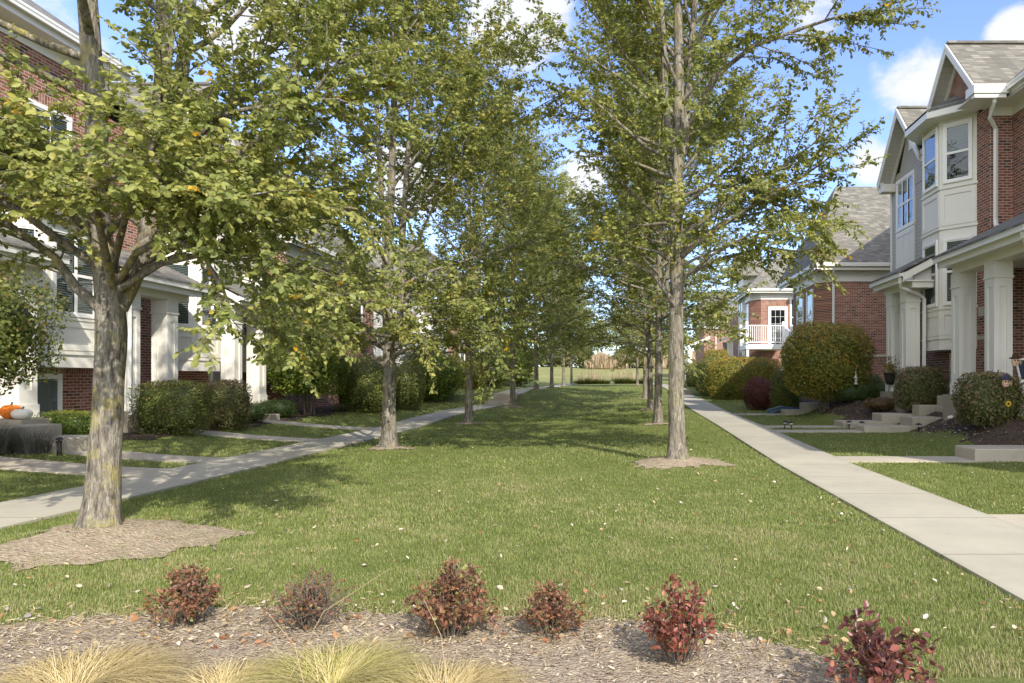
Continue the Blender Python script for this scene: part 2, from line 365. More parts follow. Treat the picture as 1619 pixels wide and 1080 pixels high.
def leaf_geo(P, D, N, L, W, tone, detail=1):
    n = len(P); D = nrm(D); S = nrm(np.cross(D, N)); U = np.cross(S, D)
    L = np.asarray(L).reshape(-1, 1)*np.ones((n, 1)); W = np.asarray(W).reshape(-1, 1)*np.ones((n, 1))
    if detail:
        V = np.stack([P, P+D*L*.33+S*W*.5+U*W*.18, P+D*L*.72+S*W*.43+U*W*.10-U*L*.04, P+D*L-U*L*.12,
                      P+D*L*.72-S*W*.43+U*W*.10-U*L*.04, P+D*L*.33-S*W*.5+U*W*.18], 1).reshape(-1, 3)
        b = (np.arange(n)*6)[:, None]
        F = np.concatenate([b+np.array([[0,1,2,3]]), b+np.array([[3,4,5,0]])], 0); tn = np.repeat(tone, 6)
    else:
        V = np.stack([P, P+D*L*.5+S*W*.5+U*W*.12, P+D*L, P+D*L*.5-S*W*.5+U*W*.12], 1).reshape(-1, 3)
        F = (np.arange(n)*4)[:, None]+np.array([[0,1,2,3]]); tn = np.repeat(tone, 4)
    return V, F, tn
# ------------------------------------------------------------------ terrain
LT = [(-4.66,6.05),(-4.66,13.4),(-4.78,20.7),(-4.66,28.0),(-4.66,35.3),(-4.66,42.6),(-4.6,49.9),(-4.6,57.2)]
RT = [(.84,11.2),(.86,18.5),(.90,25.8),(.90,33.2),(.75,47.5)]
def sm(t): t = np.clip(t, 0, 1); return t*t*(3-2*t)
def H(X, Y, mound=True):
    X = np.asarray(X, dtype=float); Y = np.asarray(Y, dtype=float)
    PL = np.interp(Y, [0,20,24,28,29.7,31.5,35,50,60,66,80,100,130,400], [0,0,.08,.22,.32,.68,.83,.86,.98,1.05,1.7,2.95,3.6,4])
    PR = np.interp(Y, [0,11,18.5,25.8,33,38,41,48,60,66,80,100,130,400], [0,0,.14,.22,.42,.50,.78,.95,1.03,1.1,1.75,2.95,3.6,4])
    t = sm((X+4.6)/5.4); z = PL*(1-t)+PR*t
    X0 = np.interp(Y, [0,12.5,13.4,15.4,16.2,19,21], [7.2,7.2,6.3,6.3,6.75,6.75,5.8]); z = z+.55*np.clip((X-X0)/1.3, 0, 1)**1.2+.22*np.clip((-7.3-X)/2.8, 0, 1)**1.3
    z = z-.12*np.exp(-((X+1.9)/1.6)**2-((Y-31)/6.0)**2)
    z = z-.05*np.exp(-((X+1.9)/1.8)**2)*np.clip(Y/15, 0, 1)*np.clip((60-Y)/20, 0, 1)
    if mound:
        for i, (a, b) in enumerate(LT+RT):
            r2 = (X-a)**2+(Y-b)**2
            z = z+(.12 if i in (0, 8) else .08)*np.exp(-r2/.36)
    return z
def h(x, y): return float(H(x, y))
def axis(segs):
    out = []
    for a, b, s in segs: out += list(np.arange(a, b, s))
    out.append(segs[-1][1]); return np.array(out)
gx = axis([(-300,-60,20),(-60,-16,2),(-16,9,.22),(9,30,1.5),(30,60,5),(60,300,20)])
gy = axis([(-40,-4,3),(-4,0,.5),(0,20,.18),(20,45,.35),(45,70,1.),(70,140,4),(140,400,20)])
GX, GY = np.meshgrid(gx, gy); GZ = H(GX, GY)
rs = np.random.RandomState(3)
GZ = GZ+rs.normal(0, .004, GZ.shape)*(GY < 45)
idx = np.arange(GX.size).reshape(GX.shape)
F = np.stack([idx[:-1,:-1], idx[:-1,1:], idx[1:,1:], idx[1:,:-1]], -1).reshape(-1, 4)
g = mesh_np('ground', np.stack([GX, GY, GZ], -1).reshape(-1, 3), F, ('lawn',), smooth=True); tag(g, kind='structure')
def strip(name, pts, hw, mat, lift, th=.06, step=.35):
    P = [Vector((a, b, 0)) for a, b in pts]; out = []
    for k in range(len(P)-1):
        n = max(1, int((P[k+1]-P[k]).length/step))
        for i in range(n): out.append(P[k].lerp(P[k+1], i/n))
    out.append(P[-1])
    for _ in range(6):
        out = [out[0]]+[(out[i-1]+out[i]*2+out[i+1])/4 for i in range(1, len(out)-1)]+[out[-1]]
    v = []; uv = []; s = 0
    for i, p in enumerate(out):
        d = (out[min(i+1, len(out)-1)]-out[max(i-1, 0)]).normalized(); q = Vector((d.y, -d.x, 0))
        if i: s += (p-out[i-1]).length
        zc = h(p.x, p.y)
        for e in (-1, 1):
            a = p+q*hw*e; z = max(zc, h(a.x, a.y))*.5+zc*.5+lift
            v.append((a.x, a.y, z)); uv.append((e*hw, s))
        for e in (-1, 1):
            a = p+q*hw*e; v.append((a.x, a.y, zc+lift-th-.1)); uv.append((e*hw, s))
    f = []
    for i in range(len(out)-1):
        b_ = i*4
        f += [(b_, b_+1, b_+5, b_+4), (b_+2, b_, b_+4, b_+6), (b_+1, b_+3, b_+7, b_+5)]
    f += [(2, 3, 1, 0), tuple(len(out)*4-4+k for k in (0, 1, 3, 2))]
    me = bpy.data.meshes.new(name); me.from_pydata(v, [], f); l = me.uv_layers.new(name='UVMap')
    for lp in me.loops: l.data[lp.index].uv = uv[lp.vertex_index]
    o = link(name, me, None, (mat,)); tag(o, kind='structure'); return out
RP = [(3.07,-6),(3.07,10),(3.07,20),(3.1,30),(3.07,38.3)]
LP = [(-6.35,-6),(-6.4,10),(-6.5,18),(-6.75,23.5),(-6.5,27),(-5.75,29.2)]
strip('path', RP, .6, 'concrete_path', .03)
strip('path', LP, .6, 'concrete_path', .03)
strip('path', [(3.07,39.2),(3.0,46),(2.5,54),(1.9,62),(0,66),(-4,68)], .6, 'concrete_path', .035)
strip('path', [(-5.6,31.2),(-5.5,34),(-5.5,42),(-5.35,50),(-5.0,58),(-4.8,64)], .6, 'concrete_path', .035)
WALKS = [(3.66,11.75,5.95,.36),(3.66,16.9,5.85,.33),(3.66,18.15,5.7,.30),(3.66,6.62,9.5,.36),(3.66,23.4,5.6,.35),
         (-7.0,10.2,-11,.42),(-7.0,11.75,-10.2,.36),(-7.0,15.6,-10.6,.36),(-7.05,19.2,-10.6,.36)]
for (a, y0, b, hw) in WALKS:
    strip('walkway', [(a, y0), ((a+b)/2, y0), (b, y0)], hw, 'concrete_light', .022, step=.3)
def near_path(X, Y, pts, m):
    P = np.array(pts); px = np.interp(Y, P[:, 1], P[:, 0]); return np.abs(X-px) < m
def bed_edge(X): return np.interp(X, [-9,-3.6,-2.9,-2.33,-1.3,-.34,.2,.6,1.0,1.15,3], [3.95,3.93,4.12,4.26,4.1,4.03,3.95,3.78,3.44,3.1,1.5])
def wob(a, k=0): return .5*np.sin(a*3.1+k)+.3*np.sin(a*7.7+1.3*k)+.2*np.sin(a*17.3+2*k)
RB = lambda Y: 6.75+.22*wob(Y, 1)-np.where(Y > 19, .5, 0)*sm((Y-18.8)/1.2)
LB = lambda Y: -9.7+.25*wob(Y, 2)
def rings(X, Y):
    m = np.zeros(np.shape(X), bool)
    for i, (a, b) in enumerate(LT+RT):
        ang = np.arctan2(Y-b, X-a); r = {0: .80, 8: .82}.get(i, .48)*(1+.24*wob(ang*1.0, i)+.10*np.sin(ang*11+i)*np.sin(ang*5))
        dx = (X-a-.33)*.84 if i == 0 else X-a
        m |= (dx**2+((Y-b)*1.15+(.30 if i == 0 else 0))**2) < r*r
    return m
def paved(X, Y):
    e_ = .575-.035*np.abs(wob(Y*5)); m = near_path(X, Y, RP, e_) & (Y < 38.4) | near_path(X, Y, LP, e_) & (Y < 29.3)
    for (a, y0, b, hw) in WALKS: m |= (X > min(a, b)-.02) & (X < max(a, b)) & (np.abs(Y-y0) < hw-.01)
    return m
def nograss(X, Y):
    return paved(X, Y) | (Y < bed_edge(X)) | rings(X, Y) | (X > RB(Y)) | (X < LB(Y))
def sheet(name, mat, fn, x0, x1, y0, y1, st, lift, kind='structure', label=None):
    xs = np.arange(x0, x1+st, st); ys = np.arange(y0, y1+st, st); X, Y = np.meshgrid(xs, ys)
    m = fn(X, Y); Z = H(X, Y)+lift+np.random.RandomState(7).normal(0, lift*.3, X.shape)
    ii = np.arange(X.size).reshape(X.shape)
    F = np.stack([ii[:-1,:-1], ii[:-1,1:], ii[1:,1:], ii[1:,:-1]], -1)[m[:-1,:-1] & m[1:,1:] & m[:-1,1:] & m[1:,:-1]]
    used, inv = np.unique(F.ravel(), return_inverse=True)
    V = np.stack([X, Y, Z], -1).reshape(-1, 3)[used]
    o = mesh_np(name, V, inv.reshape(-1, 4), (mat,), smooth=True); tag(o, kind=kind); return o
sheet('mulch_bed', 'mulch', lambda X, Y: (Y < bed_edge(X)+.03*wob(X*3)), -8, 3, .6, 4.5, .045, .012)
def ring_one(i, mat='soil'):
    a, b = (LT+RT)[i]
    sheet('bare_soil', mat, lambda X, Y: rings(X, Y) & ((X-a)**2+(Y-b)**2 < 3.5), a-1.5, a+1.5, b-1.2, b+1.2, .045 if i in (0, 8) else .08, .012)
for i in range(len(LT+RT)): ring_one(i)
sheet('mulch_bed', 'mulch_dark', lambda X, Y: (X > RB(Y)) & ~paved(X, Y), 5.9, 9.2, 12.3, 39, .12, .014)
sheet('mulch_bed', 'mulch_dark', lambda X, Y: (X < LB(Y)) & ~paved(X, Y), -12.4, -9.2, 8, 33, .14, .014)
# ------------------------------------------------------------------ buildings
MALL = ((0, 1), (-1, 0)); CAM = ((1, 0), (0, -1))
def window(par, T, O, DN, s0, s1, z0, z1, shade='blind', casing=.075, units=1, lites=(0, 0), split=True, head=None):
    D, N = DN; fr = MB(T)
    fr.cur = 0
    c = casing
    for a in ((s0-c, s1+c, z1, z1+c*1.3), (s0-c, s1+c, z0-c, z0)): fr.obox(O, D, N, a[0], a[1], 0, .05, a[2], a[3])
    fr.obox(O, D, N, s0-c, s0, 0, .045, z0, z1); fr.obox(O, D, N, s1, s1+c, 0, .045, z0, z1)
    uw = (s1-s0)/units; gl = MB(T); sh = MB(T); zm = z0+(z1-z0)*.5
    for u in range(units):
        a, b_ = s0+u*uw, s0+(u+1)*uw
        if u: fr.obox(O, D, N, a-.035, a+.035, 0, .042, z0, z1)
        e = .035
        if split: fr.obox(O, D, N, a, b_, .012, .036, zm-.03, zm+.03)
        for (p, q) in ((a, a+e), (b_-e, b_)): fr.obox(O, D, N, p, q, .010, .032, z0, z1)
        fr.obox(O, D, N, a+e, b_-e, .010, .031, z0, z0+e); fr.obox(O, D, N, a+e, b_-e, .010, .031, z1-e, z1)
        nx, nzv = lites
        for k in range(1, nx): m = a+uw*k/nx; fr.obox(O, D, N, m-.008, m+.008, .018, .027, z0+e, z1-e)
        for k in range(1, nzv):
            m = z0+(z1-z0)*k/nzv
            if abs(m-zm) > .05: fr.obox(O, D, N, a+e, b_-e, .018, .0265, m-.008, m+.008)
        gl.obox(O, D, N, a+e*.5, b_-e*.5, .013, .017, z0+e*.5, z1-e*.5)
        sh.cur = 0 if shade == 'curtain' else 1; sh.obox(O, D, N, a+.005, b_-.005, .0005, .002, z0+.005, z1-.005); sh.cur = 0
        if shade == 'blind':
            k = z0+e
            while k < z1-e: sh.obox(O, D, N, a+e, b_-e, .003, .010, k, k+.024); k += .047
        elif shade == 'half':
            k = zm
            while k < z1-e: sh.obox(O, D, N, a+e, b_-e, .003, .010, k, k+.036); k += .047
        elif shade == 'curtain':
            k = a+e
            while k < b_-e:
                if abs((k-a)/uw-.5) > .04: sh.obox(O, D, N, k, min(k+.035, b_-e), .003, .009+.003*math.sin(k*50), z0+e, z1-e)
                k += .045
    w_ = fr.build('window', 'trim_white', par)
    for mb, nm, mt in ((gl, 'pane', 'glass'), (sh, 'window_shade', ('slat' if shade != 'curtain' else 'curtain', 'dark_backing'))):
        o = mb.build(nm, mt); o.parent = w_; o.matrix_parent_inverse = Matrix(); o.location = (0, 0, 0)
    return w_
def column(par, T, u, y, z0, z1, w=.33):
    m = MB(T); m.box(u, u+w, y, y+w, z0, z1)
    p = .028
    for (za, zb, g_) in ((z1-.30, z1, .035), (z1-.34, z1-.30, .05), (z0, z0+.24, .05), (z0+.24, z0+.30, .03)):
        m.box(u-g_, u+w+g_, y-g_, y+w+g_, za, zb)
    for (ya, yb) in ((y-p, y-.0005), (y+w+.0005, y+w+p)):   # raised stiles round a sunk panel
        m.box(u-p, u+.09, ya, yb, z0+.3, z1-.34); m.box(u+w-.09, u+w+p, ya, yb, z0+.3, z1-.34)
        m.box(u+.09, u+w-.09, ya, yb, z1-.52, z1-.34); m.box(u+.09, u+w-.09, ya, yb, z0+.3, z0+.5)
    for (ua, ub) in ((u-p, u-.0005), (u+w+.0005, u+w+p)):
        m.box(ua, ub, y, y+.09, z0+.3, z1-.34); m.box(ua, ub, y+w-.09, y+w, z0+.3, z1-.34)
        m.box(ua, ub, y+.09, y+w-.09, z1-.52, z1-.34); m.box(ua, ub, y+.09, y+w-.09, z0+.3, z0+.5)
    m.build('column', 'trim', par)
def gutter(par, T, pts, z, sgn=None):
    """pts: plan polyline of the outer lip; box gutter .12 high, trough, fascia behind"""
    m = MB(T)
    for (a, b_) in zip(pts[:-1], pts[1:]):
        A = Vector((*a, 0)); B_ = Vector((*b_, 0)); d = (B_-A).normalized(); n_ = Vector((d.y, -d.x, 0))
        O = (A.x, A.y); D = (d.x, d.y); N = (n_.x, n_.y); L = (B_-A).length
        m.obox(O, D, N, 0, L, -.012, .012, z-.05, z+.012)
        m.obox(O, D, N, .001, L-.001, .012, .10, z-.12, z-.03)
        m.obox(O, D, N, .0, L, -.002, .02, z-.13, z-.05)
        m.obox(O, D, N, .002, L-.002, .10, .125, z-.26, z+.0)
    return m.build('gutter', 'gutter', par)
def downspout(par, T, pts):
    m = MB(T); m.tube(pts, .052, 4); return m.build('downspout', 'gutter', par)
def bay(par, T, y0, y1, uw, ub, levels, z0, z1, zfoot=True):
    """canted bay: front at ub from y0..y1, cants back to uw"""
    c = uw-ub
    poly = [(uw, y0-c), (ub, y0), (ub, y1), (uw, y1+c)]
    m = MB(T); m.prism(poly+[(uw+.05, y1+c), (uw+.05, y0-c)], z0, z1)
    def off(g_): return [(uw, y0-c-g_*1.414), (ub-g_, y0-g_*.414), (ub-g_, y1+g_*.414), (uw, y1+c+g_*1.414), (uw+.02, y1+c), (uw+.02, y0-c)]
    for zz in levels['belts']: m.prism(off(.035), zz-.035, zz+.02)
    faces = [((uw, y0-c), (-.7071, .7071), (-.7071, -.7071), c*1.414), ((ub, y0), (0, 1), (-1, 0), y1-y0), ((ub, y1), (.7071, .7071), (-.7071, .7071), c*1.414)]
    for (za, zb) in levels['panels']:
        for (O, D, N, L) in faces:
            s = .13
            m.obox(O, D, N, .02, s, .0, .022, za, zb); m.obox(O, D, N, L-s, L-.02, .0, .022, za, zb)
            m.obox(O, D, N, s, L-s, 0, .0215, zb-.12, zb); m.obox(O, D, N, s, L-s, 0, .0215, za, za+.12)
    o = m.build('bay', 'trim', par)
    for (za, zb, sh) in levels['wins']:
        for k, (O, D, N, L) in enumerate(faces[:2] if L_only else faces):
            window(par, T, O, (D, N), .16, L-.16, za, zb, sh, .06, 2 if L > 1.3 else 1)
    return o
L_only = True
def door(par, T, O, DN, s0, s1, z0, z1):
    D, N = DN; m = MB(T)
    m.obox(O, D, N, s0, s1, 0, .03, z0, z1)
    wd = (s1-s0)
    for (a, b_) in ((.12, .45), (.55, .88)):
        for (c_, d_) in ((.08, .36), (.42, .62)):
            m.obox(O, D, N, s0+wd*a, s0+wd*b_, .03, .042, z0+(z1-z0)*c_, z0+(z1-z0)*d_)
    m.cur = 1
    m.obox(O, D, N, s0-.12, s0, 0, .06, z0, z1+.12); m.obox(O, D, N, s1, s1+.12, 0, .06, z0, z1+.12); m.obox(O, D, N, s0, s1, 0, .059, z1, z1+.12)
    o = m.build('door', ('door_paint', 'trim_white'), par)
    k = MB(T); k.obox(O, D, N, s1-.12, s1-.07, .03, .09, z0+.95, z0+1.05); q = k.build('handle', 'black_metal'); q.parent = o
    return o
def porch(par, T, y0, y1, cols, ueave, uwall, ze, pitch=.5, floor=None, side_open=True, ucol=4.63):
    """shed roof porch: gutter along u=ueave, ends y0..y1; wall at uwall"""
    zt = ze+(uwall-ueave)*pitch
    r = MB(T); r.slab([(ueave-.02, y0-.03, ze+.02), (uwall, y0-.03, zt+.02), (uwall, y1+.03, zt+.02), (ueave-.02, y1+.03, ze+.02)], .05); r.build('porch_roof', 'shingle', par)
    m = MB(T)
    m.slab([(ueave+.10, y0+.02, ze-.04), (uwall, y0+.02, zt-.04), (uwall, y0+.06, zt-.04), (ueave+.10, y0+.06, ze-.04)], .2)   # rake boards
    m.slab([(ueave+.10, y1-.06, ze-.04), (uwall, y1-.06, zt-.04), (uwall, y1-.02, zt-.04), (ueave+.10, y1-.02, ze-.04)], .2)
    m.hexa([(ucol+.05, y0+.25, ze-.2), (uwall, y0+.25, ze-.2), (uwall, y0+.29, ze-.2), (ucol+.05, y0+.29, ze-.2)],
           [(ucol+.05, y0+.25, ze-.02), (uwall, y0+.25, zt-.07), (uwall, y0+.29, zt-.07), (ucol+.05, y0+.29, ze-.02)])      # tympanum
    m.box(ucol-.03, ucol+.36, y0+.12, y1-.12, ze-.40, ze-.24)           # header beam
    m.box(ucol+.36, uwall, y0+.12, y0+.5, ze-.40, ze-.24)
    m.box(ueave+.11, uwall, y0+.08, y1-.08, ze-.24, ze-.20)            # soffit
    m.build('porch_beam', 'trim', par)
    gutter(par, T, [(ueave, y0), (ueave, y1)], ze)
    zc = ze-.40
    for y in cols: column(par, T, ucol, y, floor, zc)
    f = MB(T); f.box(ucol-.12, uwall+2, min(cols)-.15, max(cols)+.6, floor-1.2, floor-.005); f.build('porch_floor', 'concrete', par)
def gable(par, T, yc, hw, zeave, zapex, uface, uwall, uback, mat, over=.6):
    """cross gable facing the mall: ridge along u"""
    r = MB(T); dz = zapex-zeave
    for s in (-1, 1):
        y1 = yc+s*hw
        r.slab([(uface, yc, zapex), (uface, y1, zeave), (uback, y1, zeave), (uback, yc, zapex)], .07)
    r.box(uface, uback, yc-.09, yc+.09, zapex-.045, zapex+.022)
    r.build('roof', 'shingle', par)
    m = MB(T)
    for s in (-1, 1):          # rake boards in front, soffit behind, frieze on wall
        a = (yc, zapex-.075); b_ = (yc+s*hw, zeave-.075)
        for (ua, ub, dep) in ((uface-.03, uface, .20), (uface-.045, uface-.03, .07), (uwall-.05, uwall-.004, .26)):
            m.hexa([(ua, a[0], a[1]-dep), (ub, a[0], a[1]-dep), (ub, b_[0], b_[1]-dep), (ua, b_[0], b_[1]-dep)],
                   [(ua, a[0], a[1]+.05), (ub, a[0], a[1]+.05), (ub, b_[0], b_[1]+.05), (ua, b_[0], b_[1]+.05)])
    m.build('rake_board', 'trim', par)
    q = MB(T)
    for s in (-1, 1):
        q.slab([(uface, yc, zapex-.09), (uface, yc+s*hw, zeave-.09), (uwall, yc+s*hw, zeave-.09), (uwall, yc, zapex-.09)], .02)
    q.build('soffit', 'soffit', par)
    w_ = MB(T); i = hw-.35
    w_.hexa([(uwall, yc-i, zeave-over), (uwall+.15, yc-i, zeave-over), (uwall+.15, yc+i, zeave-over), (uwall, yc+i, zeave-over)],
            [(uwall, yc-.02, zapex-.12), (uwall+.15, yc-.02, zapex-.12), (uwall+.15, yc+.02, zapex-.12), (uwall, yc+.02, zapex-.12)])
    w_.build('gable_wall', mat, par)
def T_right(u, y, z): return (3.07+u, y, z)
def T_left(u, y, z): return (-6.4-u, y, z-.55)
def rightA():
    T = T_right; par = empty('brick_townhouse', (9.0, 7, .3), 'nearest brick townhouse on the right, two-storey cream bay window, porch with square columns', 'house')
    U = 5.83; UB = 5.18
    w_ = MB(T)
    w_.box(U, 19.5, 16.72, 22.9, 0, 8.12)
    w_.box(6.38, 14.5, 4.0, 16.72, 4.5, 8.12)
    w_.box(7.6, 14.5, 4.0, 16.72, 0, 4.5); w_.box(6.4, 7.6, 4.02, 13.5, 0, 4.5)
    w_.box(U, 6.5, 16.4, 16.72, 0, 4.4)
    w_.build('wall', 'brick', par)
    s = MB(T); s.box(6.36, 6.379, 4.02, 15.4, 4.6, 8.1); s.box(6.36, 6.379, 15.4, 16.7, 4.6, 5.3)
    s.build('siding', 'siding', par)
    s = MB(T); s.box(U-.025, U-.002, 19.72, 22.88, 4.4, 8.12); s.build('siding', 'siding', par)
    tr = MB(T)     # frieze boards, corner boards, water table
    tr.box(U-.03, 6.38, 16.69, 16.719, 7.85, 8.13); tr.box(6.35, 6.379, 4.0, 16.69, 7.85, 8.14); tr.build('frieze_board', 'trim', par)
    tr = MB(T); tr.box(U-.05, U-.026, 22.80, 22.92, 4.4, 8.1); tr.build('corner_board', 'trim', par)
    lb = MB(T); lb.box(U-.025, U-.002, 16.72, 17.3, 2.40, 2.50); lb.build('stone_belt', 'limestone', par)
    so = MB(T); so.box(U-.012, U-.002, 16.72, 17.3, 2.18, 2.40); so.build('soldier_course', 'soldier', par)
    # main roof and its soffit
    r = MB(T)
    r.slab([(5.83, 6.5, 8.33), (11.3, 6.5, 12.2), (11.3, 24.0, 12.2), (5.83, 24.0, 8.33)], .08) if False else None
    e = 5.83
    r.slab([(e, 3.4, 8.32), (13, 8.0, 14.6), (13, 23.3, 14.6), (e+.9, 23.3, 9.11), (e+.9, 16.3, 9.11), (e, 16.1, 8.32)], .07)
    r.slab([(e, 3.4, 8.32), (20, 3.4, 8.32), (13, 8.0, 14.6)], .07)
    r.slab([(20, 3.4, 8.32), (20, 23.3, 8.32), (13, 23.3, 14.6), (13, 8.0, 14.6)], .07)
    r.build('roof', 'shingle', par)
    ge = MB(T); ge.hexa([(U+.5, 22.6, 8.05), (20, 22.6, 8.05), (20, 22.9, 8.05), (U+.5, 22.9, 8.05)], [(12.9, 22.6, 14.4), (13.1, 22.6, 14.4), (13.1, 22.9, 14.4), (12.9, 22.9, 14.4)]); ge.build('gable_wall', 'brick', par)
    sf = MB(T); sf.box(e+.1, 6.5, 3.5, 16.2, 8.06, 8.09); sf.box(5.1, 6.38, 16.16, 16.9, 8.075, 8.10); sf.build('soffit', 'trim', par)
    gutter(par, T, [(e, 3.4), (e, 16.08)], 8.30)
    gutter(par, T, [(e+.02, 16.08), (5.13, 16.08)], 8.30)
    cf = MB(T); cf.box(5.07, e+.06, 15.995, 16.07, 8.12, 8.325); cf.box(5.10, e+.02, 16.03, 16.16, 8.02, 8.119); cf.box(5.07, 5.12, 16.071, 16.40, 8.12, 8.325); cf.build('eave_fascia', 'gutter', par)
    # gable 1 over the bay
    gable(par, T, 17.5, 1.42, 8.36, 10.02, UB-.05, U-.32, 11.0, 'brick', .02)
    gable(par, T, 21.25, 1.62, 7.98, 9.86, U-.48, U-.04, 11.0, 'siding')
    v = MB(T); v.box(U-.07, U-.04, 21.12, 21.38, 8.55, 9.0); v.build('vent', 'trim_white', par)
    gutter(par, T, [(U-.48, 22.72), (U-.48, 22.98)], 7.98); gutter(par, T, [(U-.46, 19.2), (U-.46, 19.85)], 7.98)
    c = MB(T)                         # gable 2 eave returns
    c.box(U-.45, U, 22.55, 22.9, 7.6, 7.86); c.build('eave_return', 'trim', par); c = MB(T); c.box(U-.42, U, 19.5, 19.75, 7.68, 7.86); c.build('eave_return', 'trim', par)
    # bay
    bay(par, T, 18.0, 19.05, U, UB, dict(belts=[3.27, 5.36, 6.42, 2.50], panels=[(2.56, 3.2), (5.42, 6.34)], wins=[(3.40, 5.02, 'blind'), (6.58, 8.0, 'half')]), 2.18, 8.36)
    br = MB(T); c_ = U-UB; g_ = .42
    lo = [(U, 18-c_-g_*1.2, 8.42), (UB-g_, 18.0-g_*.414, 8.42), (UB-g_, 19.05+g_*.414, 8.42), (U, 19.05+c_+g_*1.2, 8.42)]
    up = [(U-.2, 17.85, 8.88), (U-.2, 19.2, 8.88)]
    br.slab([lo[0], lo[1], up[0]], .06); br.slab([lo[1], lo[2], up[1], up[0]], .06); br.slab([lo[2], lo[3], up[1]], .06)
    br.build('bay_roof', 'shingle', par)
    bf = MB(T)
    for a, b_ in zip(lo[:-1], lo[1:]):
        d = Vector((b_[0]-a[0], b_[1]-a[1], 0)); L = d.length; d.normalize()
        bf.obox((a[0], a[1]), (d.x, d.y), (-d.y, d.x), 0, L, -.03, .0, 8.2, 8.41)
    bf.prism([(p[0]+(.03 if p[0] < U-.1 else 0), p[1]) for p in lo], 8.19, 8.215)
    bf.build('bay_fascia', 'gutter', par)
    # windows
    window(par, T, (U-.026, 21.05), MALL, .02, 1.25, 6.28, 7.75, 'half', .09, 3)
    pn = MB(T); O = (U-.026, 21.05); D, N = MALL
    pn.obox(O, D, N, -.06, 1.35, 0, .025, 4.5, 6.17)
    for a in (-.06, .39, .84, 1.29): pn.obox(O, D, N, a, a+.07, .025, .04, 4.5, 6.17)
    pn.obox(O, D, N, .01, 1.29, .025, .039, 6.0, 6.17); pn.build('panel', 'trim', par)
    sh = MB(T); sh.box(6.33, 6.36, 15.0, 15.36, 6.2, 7.75)
    for k in range(22): sh.box(6.322, 6.33, 15.04, 15.32, 6.24+k*.068, 6.285+k*.068)
    sh.build('shutter', 'shutter', par)
    window(par, T, (6.36, 13.9), MALL, 0, 1.0, 6.25, 7.7, 'blind', .07, 1)
    window(par, T, (U, 17.75), MALL, 0, .9, 1.25, 2.02, 'none', .07, 1, (0, 0), False)
    window(par, T, (U-.03, 20.75), MALL, 0, .85, 1.9, 3.6, 'blind', .09, 1, (2, 4))
    door(par, T, (6.48, 16.4), CAM, .12, 1.02, 1.05, 3.1)
    pl = MB(T); pl.box(U-.03, U-.003, 16.95, 17.22, 2.62+.36, 3.2+.02); pl.build('number_plaque', 'limestone', par)
    # porches
    porch(par, T, 12.5, 16.2, [14.28, 15.78], 4.2, 6.36, 4.27, .5, 1.05)
    porch(par, T, 18.2, 20.45, [18.78, 19.82], 4.2, U-.03, 4.27, .5, 1.05)
    downspout(par, T, [(4.25, 12.62, 4.15), (4.3, 12.68, 4.05), (4.55, 12.9, 3.85), (4.6, 12.95, 3.0)])
    downspout(par, T, [(4.26, 18.3, 4.15), (4.28, 18.34, 4.0), (4.34, 18.45, 3.88), (4.9, 18.62, 3.72), (5.06, 18.66, 3.6), (5.06, 18.68, 1.1)])
    downspout(par, T, [(5.62, 16.1, 8.2), (5.62, 16.12, 7.95), (5.68, 16.45, 7.7), (5.92, 16.63, 7.5), (5.92, 16.64, 5.3), (5.86, 16.5, 5.1), (5.75, 16.2, 5.05)])
    downspout(par, T, [(U-.06, 19.8, 7.85), (U-.06, 19.8, 7.7), (U-.06, 19.78, 5.0)])
    br2 = MB(T); br2.box(U-.02, U, 16.72, 19.7, .2, 2.18); br2.build('foundation_wall', 'brick', par)
    return par
rightA()
